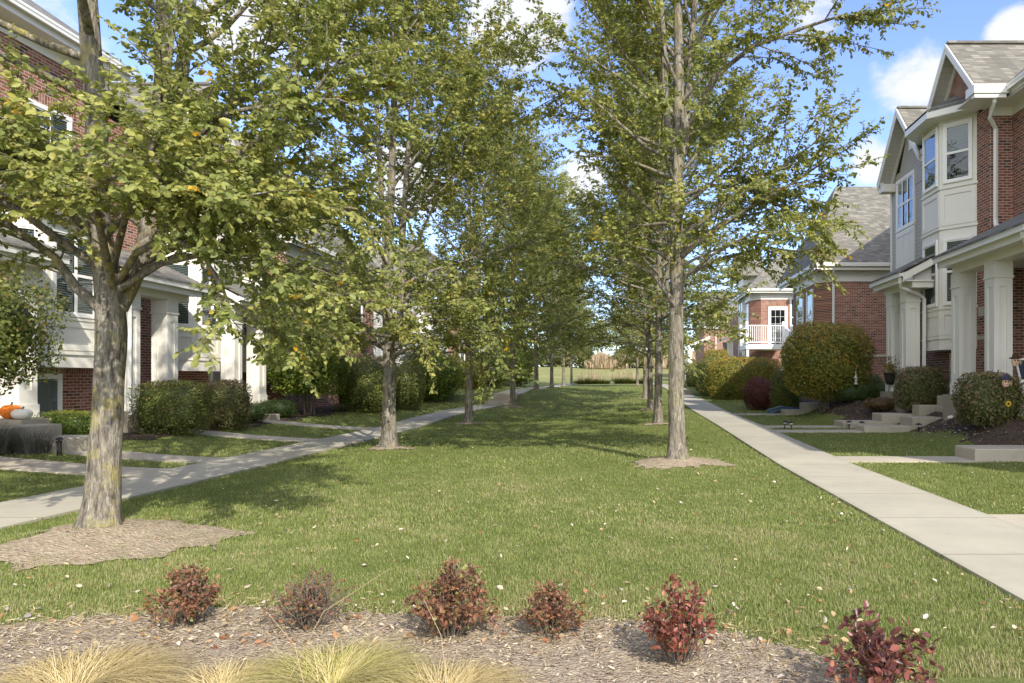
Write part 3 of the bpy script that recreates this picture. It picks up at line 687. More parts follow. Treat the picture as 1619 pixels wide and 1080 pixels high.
def rightB():
    T = T_right; par = empty('brick_townhouse', (8.25, 29.3, .8), 'brick side wall house with hipped shingle roof behind the big round shrub', 'house')
    UB = 5.18; c = .55
    w_ = MB(T); poly = [(UB+c, 29.3), (14, 29.3), (14, 33.8), (UB, 33.8), (UB, 29.3+c)]
    w_.prism(poly, .4, 6.0); w_.build('wall', 'brick', par)
    l = MB(T); l.box(UB+c, 14, 29.27, 29.298, 2.38, 2.47); l.build('stone_belt', 'limestone', par)
    l = MB(T); l.box(UB+c, 14, 29.288, 29.299, 2.17, 2.38); l.build('soldier_course', 'soldier', par)
    fz = MB(T); fz.box(UB+c-.02, 14, 29.26, 29.299, 5.6, 6.05); fz.prism([(UB-.02, 29.3+c), (UB+c-.02, 29.28), (UB+c, 29.3), (UB, 29.3+c)], 5.6, 6.05); fz.box(UB-.02, UB, 29.3+c, 33.8, 5.6, 6.05)
    fz.build('frieze_board', 'trim', par)
    r = MB(T); e = UB-.4; y0 = 28.85; z = 6.35
    r.slab([(e+.1, y0, z), (14.6, y0, z), (14.6, 32.6, 10.6), (6.9, 32.6, 10.6)], .08)
    r.slab([(e+.1, y0, z), (6.9, 32.6, 10.6), (e+.1, 36.4, z)], .08)
    r.slab([(e+.1, 36.4, z), (6.9, 32.6, 10.6), (14.6, 32.6, 10.6), (14.6, 36.4, z)], .08)
    r.build('roof', 'shingle', par)
    gutter(par, T, [(e+.1, y0), (14.6, y0)][::-1], z-.02); gutter(par, T, [(e+.1, y0), (e+.1, 36)], z-.02)
    s = MB(T); s.box(e+.2, 14, y0+.08, 29.3, 6.05, 6.08); s.box(e+.2, UB, y0+.08, 34, 6.051, 6.081); s.build('soffit', 'trim', par)
    downspout(par, T, [(5.72, 28.95, 6.2), (5.72, 29.0, 6.0), (5.78, 29.22, 5.8), (5.78, 29.22, .9)])
    q = (.7071, -.7071)
    window(par, T, (UB, 29.3+c+.15), MALL, .25, 1.15, 3.3, 5.3, 'blind', .08, 1)
    window(par, T, (UB, 31.8), MALL, .1, 1.1, 3.3, 5.3, 'blind', .08, 1)
    # cricket where it meets the near house
    k = MB(T); k.hexa([(6.2, 26.5, 6.45), (8.5, 26.5, 6.45), (8.5, 27.6, 6.5), (6.2, 27.6, 6.5)], [(7.4, 26.5, 6.5), (8.5, 26.5, 7.2), (8.5, 27.6, 7.25), (7.4, 27.6, 6.55)]) if False else None
    return par
rightB()
def railing(m, a, b_, z0, z1, sp=.115):
    A = Vector(a); B_ = Vector(b_); d = (B_-A); L = d.length; d.normalize(); O = (A.x, A.y); D = (d.x, d.y); N = (-d.y, d.x)
    m.obox(O, D, N, 0, L, -.035, .035, z1-.06, z1); m.obox(O, D, N, 0, L, -.03, .03, z0+.08, z0+.15)
    k = sp
    while k < L: m.obox(O, D, N, k-.016, k+.016, -.016, .016, z0+.15, z1-.06); k += sp
def post(m, x, y, z0, z1): m.box(x-.07, x+.07, y-.07, y+.07, z0, z1); m.box(x-.09, x+.09, y-.09, y+.09, z1, z1+.05); m.box(x-.055, x+.055, y-.055, y+.055, z1+.05, z1+.09)
def rightC():
    T = T_right; par = empty('brick_townhouse', (8, 43, 1), 'brick and siding house with a white railed balcony beyond the golden hedge', 'house')
    w_ = MB(T); w_.prism([(5.0, 44.6), (5.0, 46.4), (6.0, 46.4), (6.0, 60), (14, 60), (14, 44.0), (5.6, 44.0)], .6, 6.9); w_.build('wall', 'brick', par)
    s = MB(T); s.box(8.2, 14, 43.4, 43.99, .6, 7.2); s.build('siding', 'siding_white', par)
    fz = MB(T); fz.prism([(4.97, 44.6), (4.97, 46.43), (6.0, 46.43), (6, 46), (8.2, 44), (8.2, 43.96), (5.58, 43.96)], 6.55, 7.0); fz.build('frieze_board', 'trim', par)
    r = MB(T)
    r.slab([(4.6, 43.5, 7.22), (8.0, 43.5, 7.22), (8.6, 46.5, 10.2), (7.6, 46.5, 10.2)], .08)
    r.slab([(4.6, 43.5, 7.22), (7.6, 46.5, 10.2), (4.6, 52, 7.22)], .08)
    r.slab([(7.8, 42.95, 7.3), (14, 42.95, 7.3), (14, 47, 10.6), (8.8, 47, 10.6)], .08)
    r.slab([(7.8, 42.95, 7.3), (8.8, 47, 10.6), (7.8, 50, 8.4)], .08)
    r.build('roof', 'shingle', par)
    gutter(par, T, [(8.0, 43.5), (4.6, 43.5)][::-1][::-1], 7.2); gutter(par, T, [(14, 42.95), (7.8, 42.95)][::-1][::-1], 7.28); gutter(par, T, [(4.6, 43.5), (4.6, 52)], 7.2)
    downspout(par, T, [(8.35, 43.1, 7.1), (8.35, 43.3, 6.9), (8.35, 43.34, 1.2)])
    window(par, T, (6.2, 43.99), CAM, .0, .95, 3.6, 5.9, 'none', .14, 1, (3, 5), False)
    window(par, T, (8.25, 43.39), CAM, .05, .55, 4.2, 6.6, 'blind', .08, 1); window(par, T, (7.5, 43.99), CAM, .02, .6, 4.2, 6.6, 'blind', .08, 1)
    window(par, T, (5.0, 44.9), MALL, .2, 1.1, 4.1, 6.3, 'half', .08, 1)
    d = MB(T); d.box(4.2, 6.6, 41.6, 43.98, 3.25, 3.55); d.box(4.25, 4.4, 41.65, 41.8, .8, 3.25); d.box(6.4, 6.55, 41.65, 41.8, .8, 3.25); d.build('deck', 'vinyl_white', par)
    m = MB(T); railing(m, (4.27, 41.67), (6.5, 41.67), 3.55, 4.72); railing(m, (4.27, 41.67), (4.27, 43.9), 3.55, 4.72)
    for (x, y) in ((4.27, 41.67), (6.5, 41.67), (4.27, 43.9)): post(m, x, y, 3.5, 4.85)
    m.build('railing', 'vinyl_white', par)
    m = MB(T)                      # solid stair wall coming towards the camera
    for k in range(3): post(m, 6.5+.0, 41.0-k*1.3, 2.0-k*.5, 4.85-k*.35)
    m.hexa([(6.47, 37.6, 1.6), (6.53, 37.6, 1.6), (6.53, 41.6, 3.2), (6.47, 41.6, 3.2)], [(6.47, 37.6, 3.6), (6.53, 37.6, 3.6), (6.53, 41.6, 4.68), (6.47, 41.6, 4.68)])
    m.build('stair_wall', 'vinyl_white', par)
    # bay further along
    bay(par, T, 47.3, 49.2, 6.0, 5.0, dict(belts=[3.6, 6.0], panels=[(4.6, 5.9)], wins=[(2.4, 4.3, 'blind'), (6.1, 7.9, 'blind')]), 1.3, 8.4)
    b2 = MB(T); b2.slab([(4.5, 46.2, 8.5), (6.4, 46.2, 8.5), (6.4, 48.2, 10.3), (4.5, 48.2, 10.3)], .08); b2.slab([(4.5, 50.2, 8.5), (6.4, 50.2, 8.5), (6.4, 48.2, 10.3), (4.5, 48.2, 10.3)], .08); b2.build('bay_roof', 'shingle', par)
    p = MB(T); p.slab([(4.2, 50.5, 4.5), (6.0, 50.5, 5.3), (6.0, 54, 5.3), (4.2, 54, 4.5)], .2); p.build('porch_roof', 'trim', par)
    for y in (50.8, 53.3): column(par, T, 4.5, y, 1.6, 4.3)
rightC()
def rightD():
    T = T_right; par = empty('brick_townhouse', (11, 71, 1.2), 'farthest brick house on the right, grey roof beyond the balcony house', 'house')
    w_ = MB(T); w_.box(5.0, 16, 71, 80, .8, 7.3); w_.build('wall', 'brick', par)
    r = MB(T); r.slab([(4.6, 70.5, 7.5), (16, 70.5, 7.5), (16, 75, 11.0), (4.9, 75, 11.0)], .1); r.slab([(4.6, 79.5, 7.5), (16, 79.5, 7.5), (16, 75, 11), (4.9, 75, 11)], .1); r.build('roof', 'shingle', par)
    gw = MB(T); gw.hexa([(5.0, 71, 7.2), (5.2, 71, 7.2), (5.2, 79, 7.2), (5.0, 79, 7.2)], [(5.0, 74.9, 10.8), (5.2, 74.9, 10.8), (5.2, 75.1, 10.8), (5.0, 75.1, 10.8)]); gw.build('gable_wall', 'siding_white', par)
    gutter(par, T, [(4.6, 70.5), (16, 70.5)][::-1], 7.5); f = MB(T); f.box(4.98, 16, 70.96, 70.99, 6.7, 7.25); f.build('frieze_board', 'trim', par)
    downspout(par, T, [(6.2, 70.6, 7.3), (6.2, 70.9, 7.0), (6.2, 70.9, 1.5)])
    window(par, T, (8, 70.99), CAM, 0, 1.2, 4, 5.8, 'blind')
    p = MB(T); p.slab([(2.6, 66, 4.6), (5, 66, 5.6), (5, 70, 5.6), (2.6, 70, 4.6)], .25); p.box(2.9, 3.3, 66.3, 66.7, 1, 4.4); p.box(2.9, 3.3, 69.3, 69.7, 1, 4.4); p.build('porch_roof', 'trim_white', par)
rightD()
def leftA():
    T = T_left; par = empty('brick_townhouse', (-12.2, 6, .2), 'sunlit brick townhouse row on the left behind the forked tree, cream bays and porches', 'house')
    U = 5.83; UB = 5.18
    w_ = MB(T); w_.box(U, 15, 16.0, 22.9, 0, 8.12); w_.box(U, 15, 4, 16.0, 0, 9.15); w_.build('wall', 'brick', par)
    s = MB(T); s.box(U-.025, U-.002, 20.1, 22.6, 4.6, 8.1); s.build('siding', 'siding', par)
    r = MB(T); e = U-.5
    r.slab([(e, 16.2, 8.32), (11, 16.2, 12.2), (11, 19.5, 12.2), (e, 23.3, 8.32)], .07); r.slab([(e, 3.5, 9.3), (11, 8, 13.2), (11, 16.3, 13.2), (e, 16.3, 9.3)], .07)
    r.slab([(e, 3.5, 9.3), (16.5, 3.5, 9.3), (11, 8, 13.2)], .07); r.slab([(e, 23.3, 8.32), (11, 19.5, 12.2), (16.5, 23.3, 8.32)], .07)
    r.slab([(16.5, 3.5, 8.32), (16.5, 23.3, 8.32), (11, 19.5, 12.3), (11, 8, 12.3)], .07)
    r.build('roof', 'shingle', par)
    gutter(par, T, [(e, 3.5), (e, 16.3)], 9.28)
    f = MB(T); f.box(U-.03, U-.002, 4, 16, 8.75, 9.15); f.box(e+.12, U, 3.6, 16.2, 9.03, 9.07); f.build('frieze_board', 'trim', par)
    gable(par, T, 18.85, 1.5, 8.40, 10.1, UB-.10, U-.32, 11, 'brick', .02)
    gable(par, T, 22.3, 1.4, 8.30, 10.0, U-.5, U-.03, 11, 'siding')
    lv1 = dict(belts=[3.22, 2.5], panels=[(2.56, 3.16)], wins=[(3.32, 4.95, 'blind')])
    lv2 = dict(belts=[3.27, 5.36, 6.42, 2.50], panels=[(2.56, 3.2), (5.42, 6.34)], wins=[(3.40, 5.02, 'blind'), (6.58, 8.0, 'half')])
    bay(par, T, 13.65, 15.0, U, UB, lv1, 2.2, 5.25)
    br = MB(T); br.slab([(UB-.2, 13.4, 5.3), (U, 12.9, 5.8), (U, 15.7, 5.8), (UB-.2, 15.25, 5.3)], .1); br.build('bay_roof', 'shingle', par)
    bay(par, T, 18.4, 19.45, U, UB, lv2, 2.18, 8.36)
    bay(par, T, 22.0, 22.5, U, UB+.1, lv1, 2.18, 5.25)
    br = MB(T); g_ = .35; c_ = .65
    lo = [(U, 18.4-c_-g_*1.2, 8.42), (UB-g_, 18.4-g_*.414, 8.42), (UB-g_, 19.45+g_*.414, 8.42), (U, 19.45+c_+g_*1.2, 8.42)]; up = [(U, 18.3, 9.1), (U, 19.6, 9.1)]
    br.slab([lo[0], lo[1], up[0]], .06); br.slab([lo[1], lo[2], up[1], up[0]], .06); br.slab([lo[2], lo[3], up[1]], .06); br.build('bay_roof', 'shingle', par)
    for (y, za, zb) in ((12.1, 5.9, 7.5), (14.0, 6.1, 7.6), (9.6, 5.9, 7.5)):
        window(par, T, (U-.001, y), MALL, 0, .95, za, zb, 'blind', .07, 1, (2, 4))
        so = MB(T); so.box(U-.012, U-.001, y-.2, y+1.15, zb+.1, zb+.32); so.build('soldier_course', 'soldier', par)
    window(par, T, (U-.001, 13.75), MALL, .05, .95, 1.05, 2.0, 'curtain', .06, 1, (0, 0), False)
    window(par, T, (U-.001, 9.5), MALL, .0, 1.1, 3.2, 4.7, 'blind', .08, 2)
    so = MB(T); so.box(U-.013, U-.001, 13.2, 15.6, 2.03+.06, 2.19); so.build('soldier_course', 'soldier', par)
    window(par, T, (U-.025, 20.6), MALL, .1, 1.5, 6.2, 7.7, 'half', .09, 3)
    porch(par, T, 9.3, 13.0, [10.9, 12.4], 4.2, U, 4.27, .5, 1.25)
    porch(par, T, 14.7, 17.3, [15.1, 16.4], 4.2, U, 4.27, .5, 1.25)
    porch(par, T, 18.9, 21.5, [19.2, 20.5], 4.2, U, 4.27, .5, 1.25)
    door(par, T, (U-.001, 20.1), MALL, 0, .9, 1.27, 3.3); door(par, T, (U-.001, 11.6), MALL, 0, .9, 1.27, 3.3)
    pb = MB(T)
    for y in (15.1, 16.4, 19.2, 20.5): pb.hexa([(4.5, y-.13, .3), (5.16, y-.13, .3), (5.16, y+.53, .3), (4.5, y+.53, .3)], [(4.56, y-.07, 1.24), (5.1, y-.07, 1.24), (5.1, y+.47, 1.24), (4.56, y+.47, 1.24)])
    pb.build('column_footing', 'concrete', par)
    downspout(par, T, [(4.26, 14.85, 4.15), (4.3, 14.9, 3.95), (4.55, 15.04, 3.75), (4.57, 15.05, 1.25), (4.5, 15.0, 1.15)])
    l = MB(T); l.box(U-.02, U-.001, 15.8, 17.0, 2.40, 2.5); l.build('stone_belt', 'limestone', par)
leftA()
def leftB():
    T = T_left; par = empty('brick_townhouse', (-11.6, 23, .3), 'brick house on the left behind the tall clipped shrub and long dark hedge', 'house')
    UB = 5.18
    w_ = MB(T); w_.box(UB, 15, 23.1, 31.3, .3, 6.6); w_.build('wall', 'brick', par)
    l = MB(T); l.box(UB-.025, UB-.001, 23.1, 31.3, 2.42, 2.52); l.box(UB, 15, 23.07, 23.099, 2.42, 2.52); l.build('stone_belt', 'limestone', par)
    l = MB(T); l.box(UB-.012, UB-.001, 23.1, 31.3, 2.2, 2.42); l.build('soldier_course', 'soldier', par)
    r = MB(T); e = UB-.45
    r.slab([(e, 22.7, 6.8), (15, 22.7, 6.8), (15, 27, 11.2), (8, 27, 11.2)], .08); r.slab([(e, 22.7, 6.8), (8, 27, 11.2), (e, 31.7, 6.8)], .08); r.slab([(e, 31.7, 6.8), (8, 27, 11.2), (15, 27, 11.2), (15, 31.7, 6.8)], .08); r.build('roof', 'shingle', par)
    gutter(par, T, [(e, 22.7), (e, 31.7)], 6.78); gutter(par, T, [(15, 22.7), (e, 22.7)], 6.78)
    f = MB(T); f.box(UB-.03, UB-.001, 23.1, 31.3, 6.2, 6.6); f.build('frieze_board', 'trim', par)
    for (y, za, zb) in ((28.7, 3.35, 5.2), (25.0, 3.35, 5.2)): window(par, T, (UB-.001, y), MALL, .1, 1.1, za, zb, 'blind', .08, 1)
    s = MB(T); s.box(UB-.03, 15, 31.3, 38, .3, 6.4); s.build('siding', 'siding_white', par)
    window(par, T, (UB-.03, 32.6), MALL, 0, 1.4, 2.6, 4.6, 'blind', .1, 2)
leftB()
def leftC():
    T = T_left; par = empty('siding_house', (-12, 44, .8), 'far left white siding house glimpsed between the tree trunks', 'house')
    w_ = MB(T); w_.box(5.6, 16, 42, 60, .5, 7.0); w_.build('wall', 'siding_white', par)
    w_ = MB(T); w_.box(5.3, 5.58, 46, 51, .5, 6.0); w_.build('wall', 'brick', par)
    r = MB(T); r.slab([(5.0, 41.5, 7.1), (16, 41.5, 7.1), (16, 46, 11), (7.5, 46, 11)], .08); r.slab([(5.0, 41.5, 7.1), (7.5, 46, 11), (7.5, 56, 11), (5.0, 60.5, 7.1)], .08); r.build('roof', 'shingle', par)
    window(par, T, (5.6, 53), MALL, 0, 1.2, 3, 4.6, 'blind'); window(par, T, (5.3, 48), MALL, 0, 1.2, 3, 4.6, 'blind')
    p = MB(T); p.slab([(4.0, 51.5, 4.2), (5.6, 51.5, 5.0), (5.6, 55, 5.0), (4.0, 55, 4.2)], .2); p.build('porch_roof', 'shingle', par)
    for y in (51.8, 54.3): column(par, T, 4.2, y, 1.5, 4.0)
leftC()
# ------------------------------------------------------------------ concrete steps
def steps(name, blocks, label, mat='concrete_light', group='concrete entry steps'):
    m = MB(); x0 = min(b[0] for b in blocks); y0 = min(b[2] for b in blocks)
    par = None
    for (a, b_, c, d, e, f) in blocks:
        bv = .012
        m.box(a, b_, c, d, e, f-.02); m.hexa([(a, c, f-.02), (b_, c, f-.02), (b_, d, f-.02), (a, d, f-.02)], [(a+bv, c+bv, f), (b_-bv, c+bv, f), (b_-bv, d-bv, f), (a+bv, d-bv, f)])
    o = m.build(name, mat); tag(o, label, 'steps', group); return o
steps('concrete_steps', [(5.84, 8.2, 11.45, 12.15, -.1, .235)], 'low wide concrete step at the right picture edge beside the mulch')
steps('concrete_steps', [(5.78, 7.2, 16.6, 17.25, -.1, .262), (6.93, 8.25, 16.55, 17.3, .1, .48), (7.86, 8.3, 16.9, 17.6, .3, .72), (8.0, 8.6, 16.6, 17.6, .5, .99)], 'concrete steps in front of the near right bay, a small lamp by the lowest block')
steps('concrete_steps', [(5.62, 6.9, 17.75, 18.5, 0, .30), (6.67, 7.75, 17.85, 18.55, .1, .50), (7.46, 8.14, 17.42, 17.84, .3, .745)], 'farther of two facing concrete step flights by the right bay, nearest the round shrub')
steps('concrete_steps', [(5.35, 6.3, 23.1, 23.7, .1, .37), (6.0, 7.2, 23.0, 23.7, .2, .60), (6.95, 7.3, 23.0, 23.3, .3, .83)], 'pale steps ending under the big round shrub on the right')
steps('concrete_steps', [(-11.2, -9.35, 11.35, 12.1, 0, .42), (-11.1, -10.0, 10.9, 12.1, .2, .62)], 'wide concrete steps on the left below the two pumpkins')
steps('concrete_steps', [(-11.0, -10.15, 15.35, 15.9, 0, .42)], 'small concrete block step beside the bare twiggy hedge on the left')
steps('concrete_steps', [(-10.9, -10.1, 19.35, 19.9, 0, .40)], 'square concrete block step between the round boxwoods on the left')
for k, b_ in enumerate([0]):
    m = MB()
    for i in range(3):
        m.obox((-6.05+.0, 29.15+i*.62), (1, .12), (-.12, 1), 0, 1.15, 0, 2.2-i*.62, -.1, .46+i*.16)
    o = m.build('path_steps', 'concrete_light'); tag(o, 'three concrete steps carrying the left path up the slope', 'steps')
m = MB(); m.box(2.47, 3.67, 38.3, 39.3, .2, .66); m.box(2.47, 3.67, 38.9, 39.9, .2, .82); tag(m.build('path_steps', 'concrete_light'), 'pair of small steps at the far end of the right path', 'steps')
# ------------------------------------------------------------------ trees
def v3(*a): return np.array(a, dtype=float)
def curve(p0, d, L, n, up, rng, wobble=.12):
    pts = [p0]; d = d/np.linalg.norm(d)
    for i in range(n):
        d = d+v3(rng.normal(0, wobble), rng.normal(0, wobble), rng.normal(0, wobble*.7)+up/n); d = d/np.linalg.norm(d)
        pts.append(pts[-1]+d*L/n)
    return np.array(pts)
def along(pts, s):
    s = min(max(s, 0), .9999)*(len(pts)-1); i = int(s); f = s-i
    return pts[i]*(1-f)+pts[i+1]*f, (pts[i+1]-pts[i])/max(np.linalg.norm(pts[i+1]-pts[i]), 1e-9)
def trunk_mesh(m, pts, rad, n, rng, flare=0):
    ph = [rng.uniform(0, 6.28) for _ in range(6)]; rings = []
    sub = []; rr = []
    for k in range(len(pts)-1):
        q = max(1, int(np.linalg.norm(pts[k+1]-pts[k])/.09))
        for i in range(q): f = i/q; sub.append(pts[k]*(1-f)+pts[k+1]*f); rr.append(rad[k]*(1-f)+rad[k+1]*f)
    sub.append(pts[-1]); rr.append(rad[-1])
    sub = np.array(sub)
    for _ in range(3): sub[1:-1] = (sub[:-2]+2*sub[1:-1]+sub[2:])/4
    z0 = sub[0][2]
    for p, r in zip(sub, rr):
        zz = p[2]-z0; ring = []
        for q in range(n):
            a = 2*math.pi*q/n
            k = 1+.035*math.sin(3*a+ph[0]+zz*.8)+.03*math.sin(5*a+ph[1]-zz*1.3)+.025*math.sin(9*a+ph[2]+zz*2.2)+.02*math.sin(zz*9+ph[3]+a)
            if flare: e = math.exp(-zz/.14); k += flare*e*(1+.35*math.sin(5*a+ph[4])+.2*math.sin(3*a+ph[5]))+.10*math.exp(-zz/.6)
            ring.append(m.P((p[0]+math.cos(a)*r*k, p[1]+math.sin(a)*r*k, p[2])))
        rings.append(ring)
    for k in range(len(rings)-1):
        for q in range(n): m.f.append([rings[k][q], rings[k][(q+1)%n], rings[k+1][(q+1)%n], rings[k+1][q]]); m.mi.append(0)
def grow(seed, leaders, zmin, Ht, env, nprim, explicit=(), sec=9, tw=.085, ls=.022, leafL=.06, lowdroop=.5, keep=None, detail=1, elev=(14, 66), shoots=10, bark_m='bark', leaf_m='tree_leaf', clump=.0, tl=(.14, .34)):
    """returns (trunk mesh builder, leaf arrays); coordinates relative to the tree's base"""
    rng = np.random.RandomState(seed); m = MB(); m.smooth = True
    LP_, LD, LN, LL, LTn = [], [], [], [], []
    for i, (pts, rad) in enumerate(leaders): trunk_mesh(m, np.array(pts, float), rad, 26 if i == 0 else 16, rng, .55 if i == 0 else 0)
    prims = []
    for k in range(nprim):
        f = (k+rng.uniform(0, 1))/nprim; z = zmin+(Ht*.96-zmin)*f
        cand = [(np.array(p, float), r) for p, r in leaders if p[0][2] <= z <= p[-1][2]-.02]
        if not cand: continue
        P, rad = cand[rng.randint(len(cand))]
        zi = P[:, 2]; b = v3(np.interp(z, zi, P[:, 0]), np.interp(z, zi, P[:, 1]), z); rb = np.interp(z, zi, rad)
        az = k*2.39996+rng.uniform(-.5, .5); el = R(elev[0]+(elev[1]-elev[0])*f+rng.uniform(-12, 12))
        Rr = env(z)*rng.uniform(.72, 1.12); L = Rr/max(.45, math.cos(el)*.9)
        d = v3(math.cos(az)*math.cos(el), math.sin(az)*math.cos(el), math.sin(el))
        up = -.45*lowdroop if f < .22 else .15+.3*f
        prims.append((curve(b, d, L, 7, up, rng, .10), min(rb*.5, .010+.010*L)))
    for pts, r in explicit: prims.append((np.array(pts, float), r))
    twigs = []
    for pts, r0 in prims:
        n = len(pts); L = np.linalg.norm(np.diff(pts, axis=0), axis=1).sum()
        m.tube(pts, [r0*(1-.85*i/(n-1))+.003 for i in range(n)], 7, False)
        ns = max(3, int(sec*L/2.2)); tn0 = rng.uniform(-.12, .12)
        for j in range(ns):
            s = .26+.73*(j+rng.uniform(0, 1))/ns; b, d = along(pts, s)
            side = rng.normal(0, 1, 3); side -= d*side.dot(d); side /= np.linalg.norm(side)
            side[2] = side[2]*.6+.12
            L2 = (.28+.42*(1-s))*L*rng.uniform(.6, 1.15); L2 = min(max(L2, .35), 1.5)
            q = curve(b, d*.75+side*.85, L2, 4, rng.uniform(-.25, .3), rng, .16)
            m.tube(q, [max(.003, r0*.26)*(1-.7*i/4) for i in range(5)], 4, False)
            nt_ = max(3, int(L2/tw)); tj = tn0+rng.uniform(-.19, .19)
            for t_ in range(nt_):
                s2 = .12+.88*(t_+rng.uniform(0, 1))/nt_; b2, d2 = along(q, s2)
                sd = rng.normal(0, 1, 3); sd[2] = sd[2]*.6-.05
                twigs.append((b2, d2*.7+sd*.55, rng.uniform(*tl), tj))
            twigs.append((q[-1], q[-1]-q[-2], rng.uniform(.15, .3), tj))
        for t_ in range(int(L*.6/(tw*1.5))):
            s2 = .35+.65*rng.uniform(); b2, d2 = along(pts, s2); sd = rng.normal(0, 1, 3)
            twigs.append((b2, d2*.6+sd*.6, rng.uniform(.12, .28), tn0))
    for k in range(shoots):          # long upright summer shoots with two ranks of leaves
        pts, _ = prims[rng.randint(len(prims))]; b, d = along(pts, rng.uniform(.5, .98)); twigs.append((b, v3(rng.normal(0, .15), rng.normal(0, .15), 1), rng.uniform(.5, .85), .25))
    TW = len(twigs); tb = np.array([t[0] for t in twigs]); td = nrm(np.array([t[1] for t in twigs])); tL = np.array([t[2] for t in twigs]); tt = np.array([t[3] for t in twigs])
    if keep is not None: kp = keep(tb, rng); tb, td, tL, tt = tb[kp], td[kp], tL[kp], tt[kp]; TW = len(tb)
    # twig wood: thin 3-sided prisms
    a = nrm(np.cross(td, rng.normal(0, 1, (TW, 3)))); b = np.cross(td, a); rW = .0028
    ring = [a*rW, (-.5*a+.866*b)*rW, (-.5*a-.866*b)*rW]
    tip = tb+td*tL[:, None]+v3(0, 0, -.02)
    wV = np.stack([tb+ring[0], tb+ring[1], tb+ring[2], tip+ring[0]*.4, tip+ring[1]*.4, tip+ring[2]*.4], 1).reshape(-1, 3)
    i6 = (np.arange(TW)*6)[:, None]; wF = np.concatenate([i6+np.array([[0,1,4,3]]), i6+np.array([[1,2,5,4]]), i6+np.array([[2,0,3,5]])], 0)
    nl = np.maximum(4, (tL/ls).astype(int)); ti = np.repeat(np.arange(TW), nl); order = np.concatenate([np.arange(n) for n in nl]); s = (order+1)/np.repeat(nl, nl)
    sgn = np.where(order % 2 == 0, 1., -1.)[:, None]
    P = tb[ti]+td[ti]*(tL[ti]*s)[:, None]; P[:, 2] -= .02*s
    side = nrm(np.cross(td[ti], v3(0, 0, 1)+rng.normal(0, .2, (len(ti), 3))))
    D = td[ti]*.55+side*sgn*.85+rng.normal(0, .35, (len(ti), 3)); D[:, 2] -= .38
    ax = P*v3(1, 1, 0); N = v3(0, 0, .65)+nrm(ax+1e-6)*.45+rng.normal(0, .62, (len(ti), 3))
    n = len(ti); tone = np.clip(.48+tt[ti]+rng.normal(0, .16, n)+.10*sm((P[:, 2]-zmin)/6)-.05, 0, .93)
    yel = rng.uniform(size=TW) < .012; tone = np.where(yel[ti] & (rng.uniform(size=n) < .7), rng.uniform(.95, 1, n), tone)
    sz = leafL*rng.uniform(.5, 1.35, n)*np.where(tL[ti] > .45, 1.35, 1)
    return m, (wV, wF), (P, D, N, sz, tone)
def tree(name, base, g_, label, bark_m, leaf_m, group, wr=.52, detail=1, cat='tree'):
    z = h(*base)-.06; par = empty(name, (base[0], base[1], z), label, cat, group)
    m, (wV, wF), (P, D, N, sz, tone) = g_
    t_ = m.build('trunk', bark_m); t_.parent = par
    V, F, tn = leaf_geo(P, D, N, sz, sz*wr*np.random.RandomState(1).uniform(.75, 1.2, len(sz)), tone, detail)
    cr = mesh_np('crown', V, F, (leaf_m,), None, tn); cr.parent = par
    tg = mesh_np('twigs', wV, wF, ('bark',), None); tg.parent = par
    print('TREE', name, len(P)); return par
def env_fn(rmax, z0, z1): return lambda z: rmax*(.62+.38*math.sin(min(1, max(0, (z-z0)/(z1-z0)*1.15))*math.pi*.62))*(1 if z < z0+(z1-z0)*.7 else max(.3, 1-(z-z0-(z1-z0)*.7)/(z1-z0)*1.6))
GL = 'trees in the left row along the lawn'; GR = 'trees in the right row along the lawn'
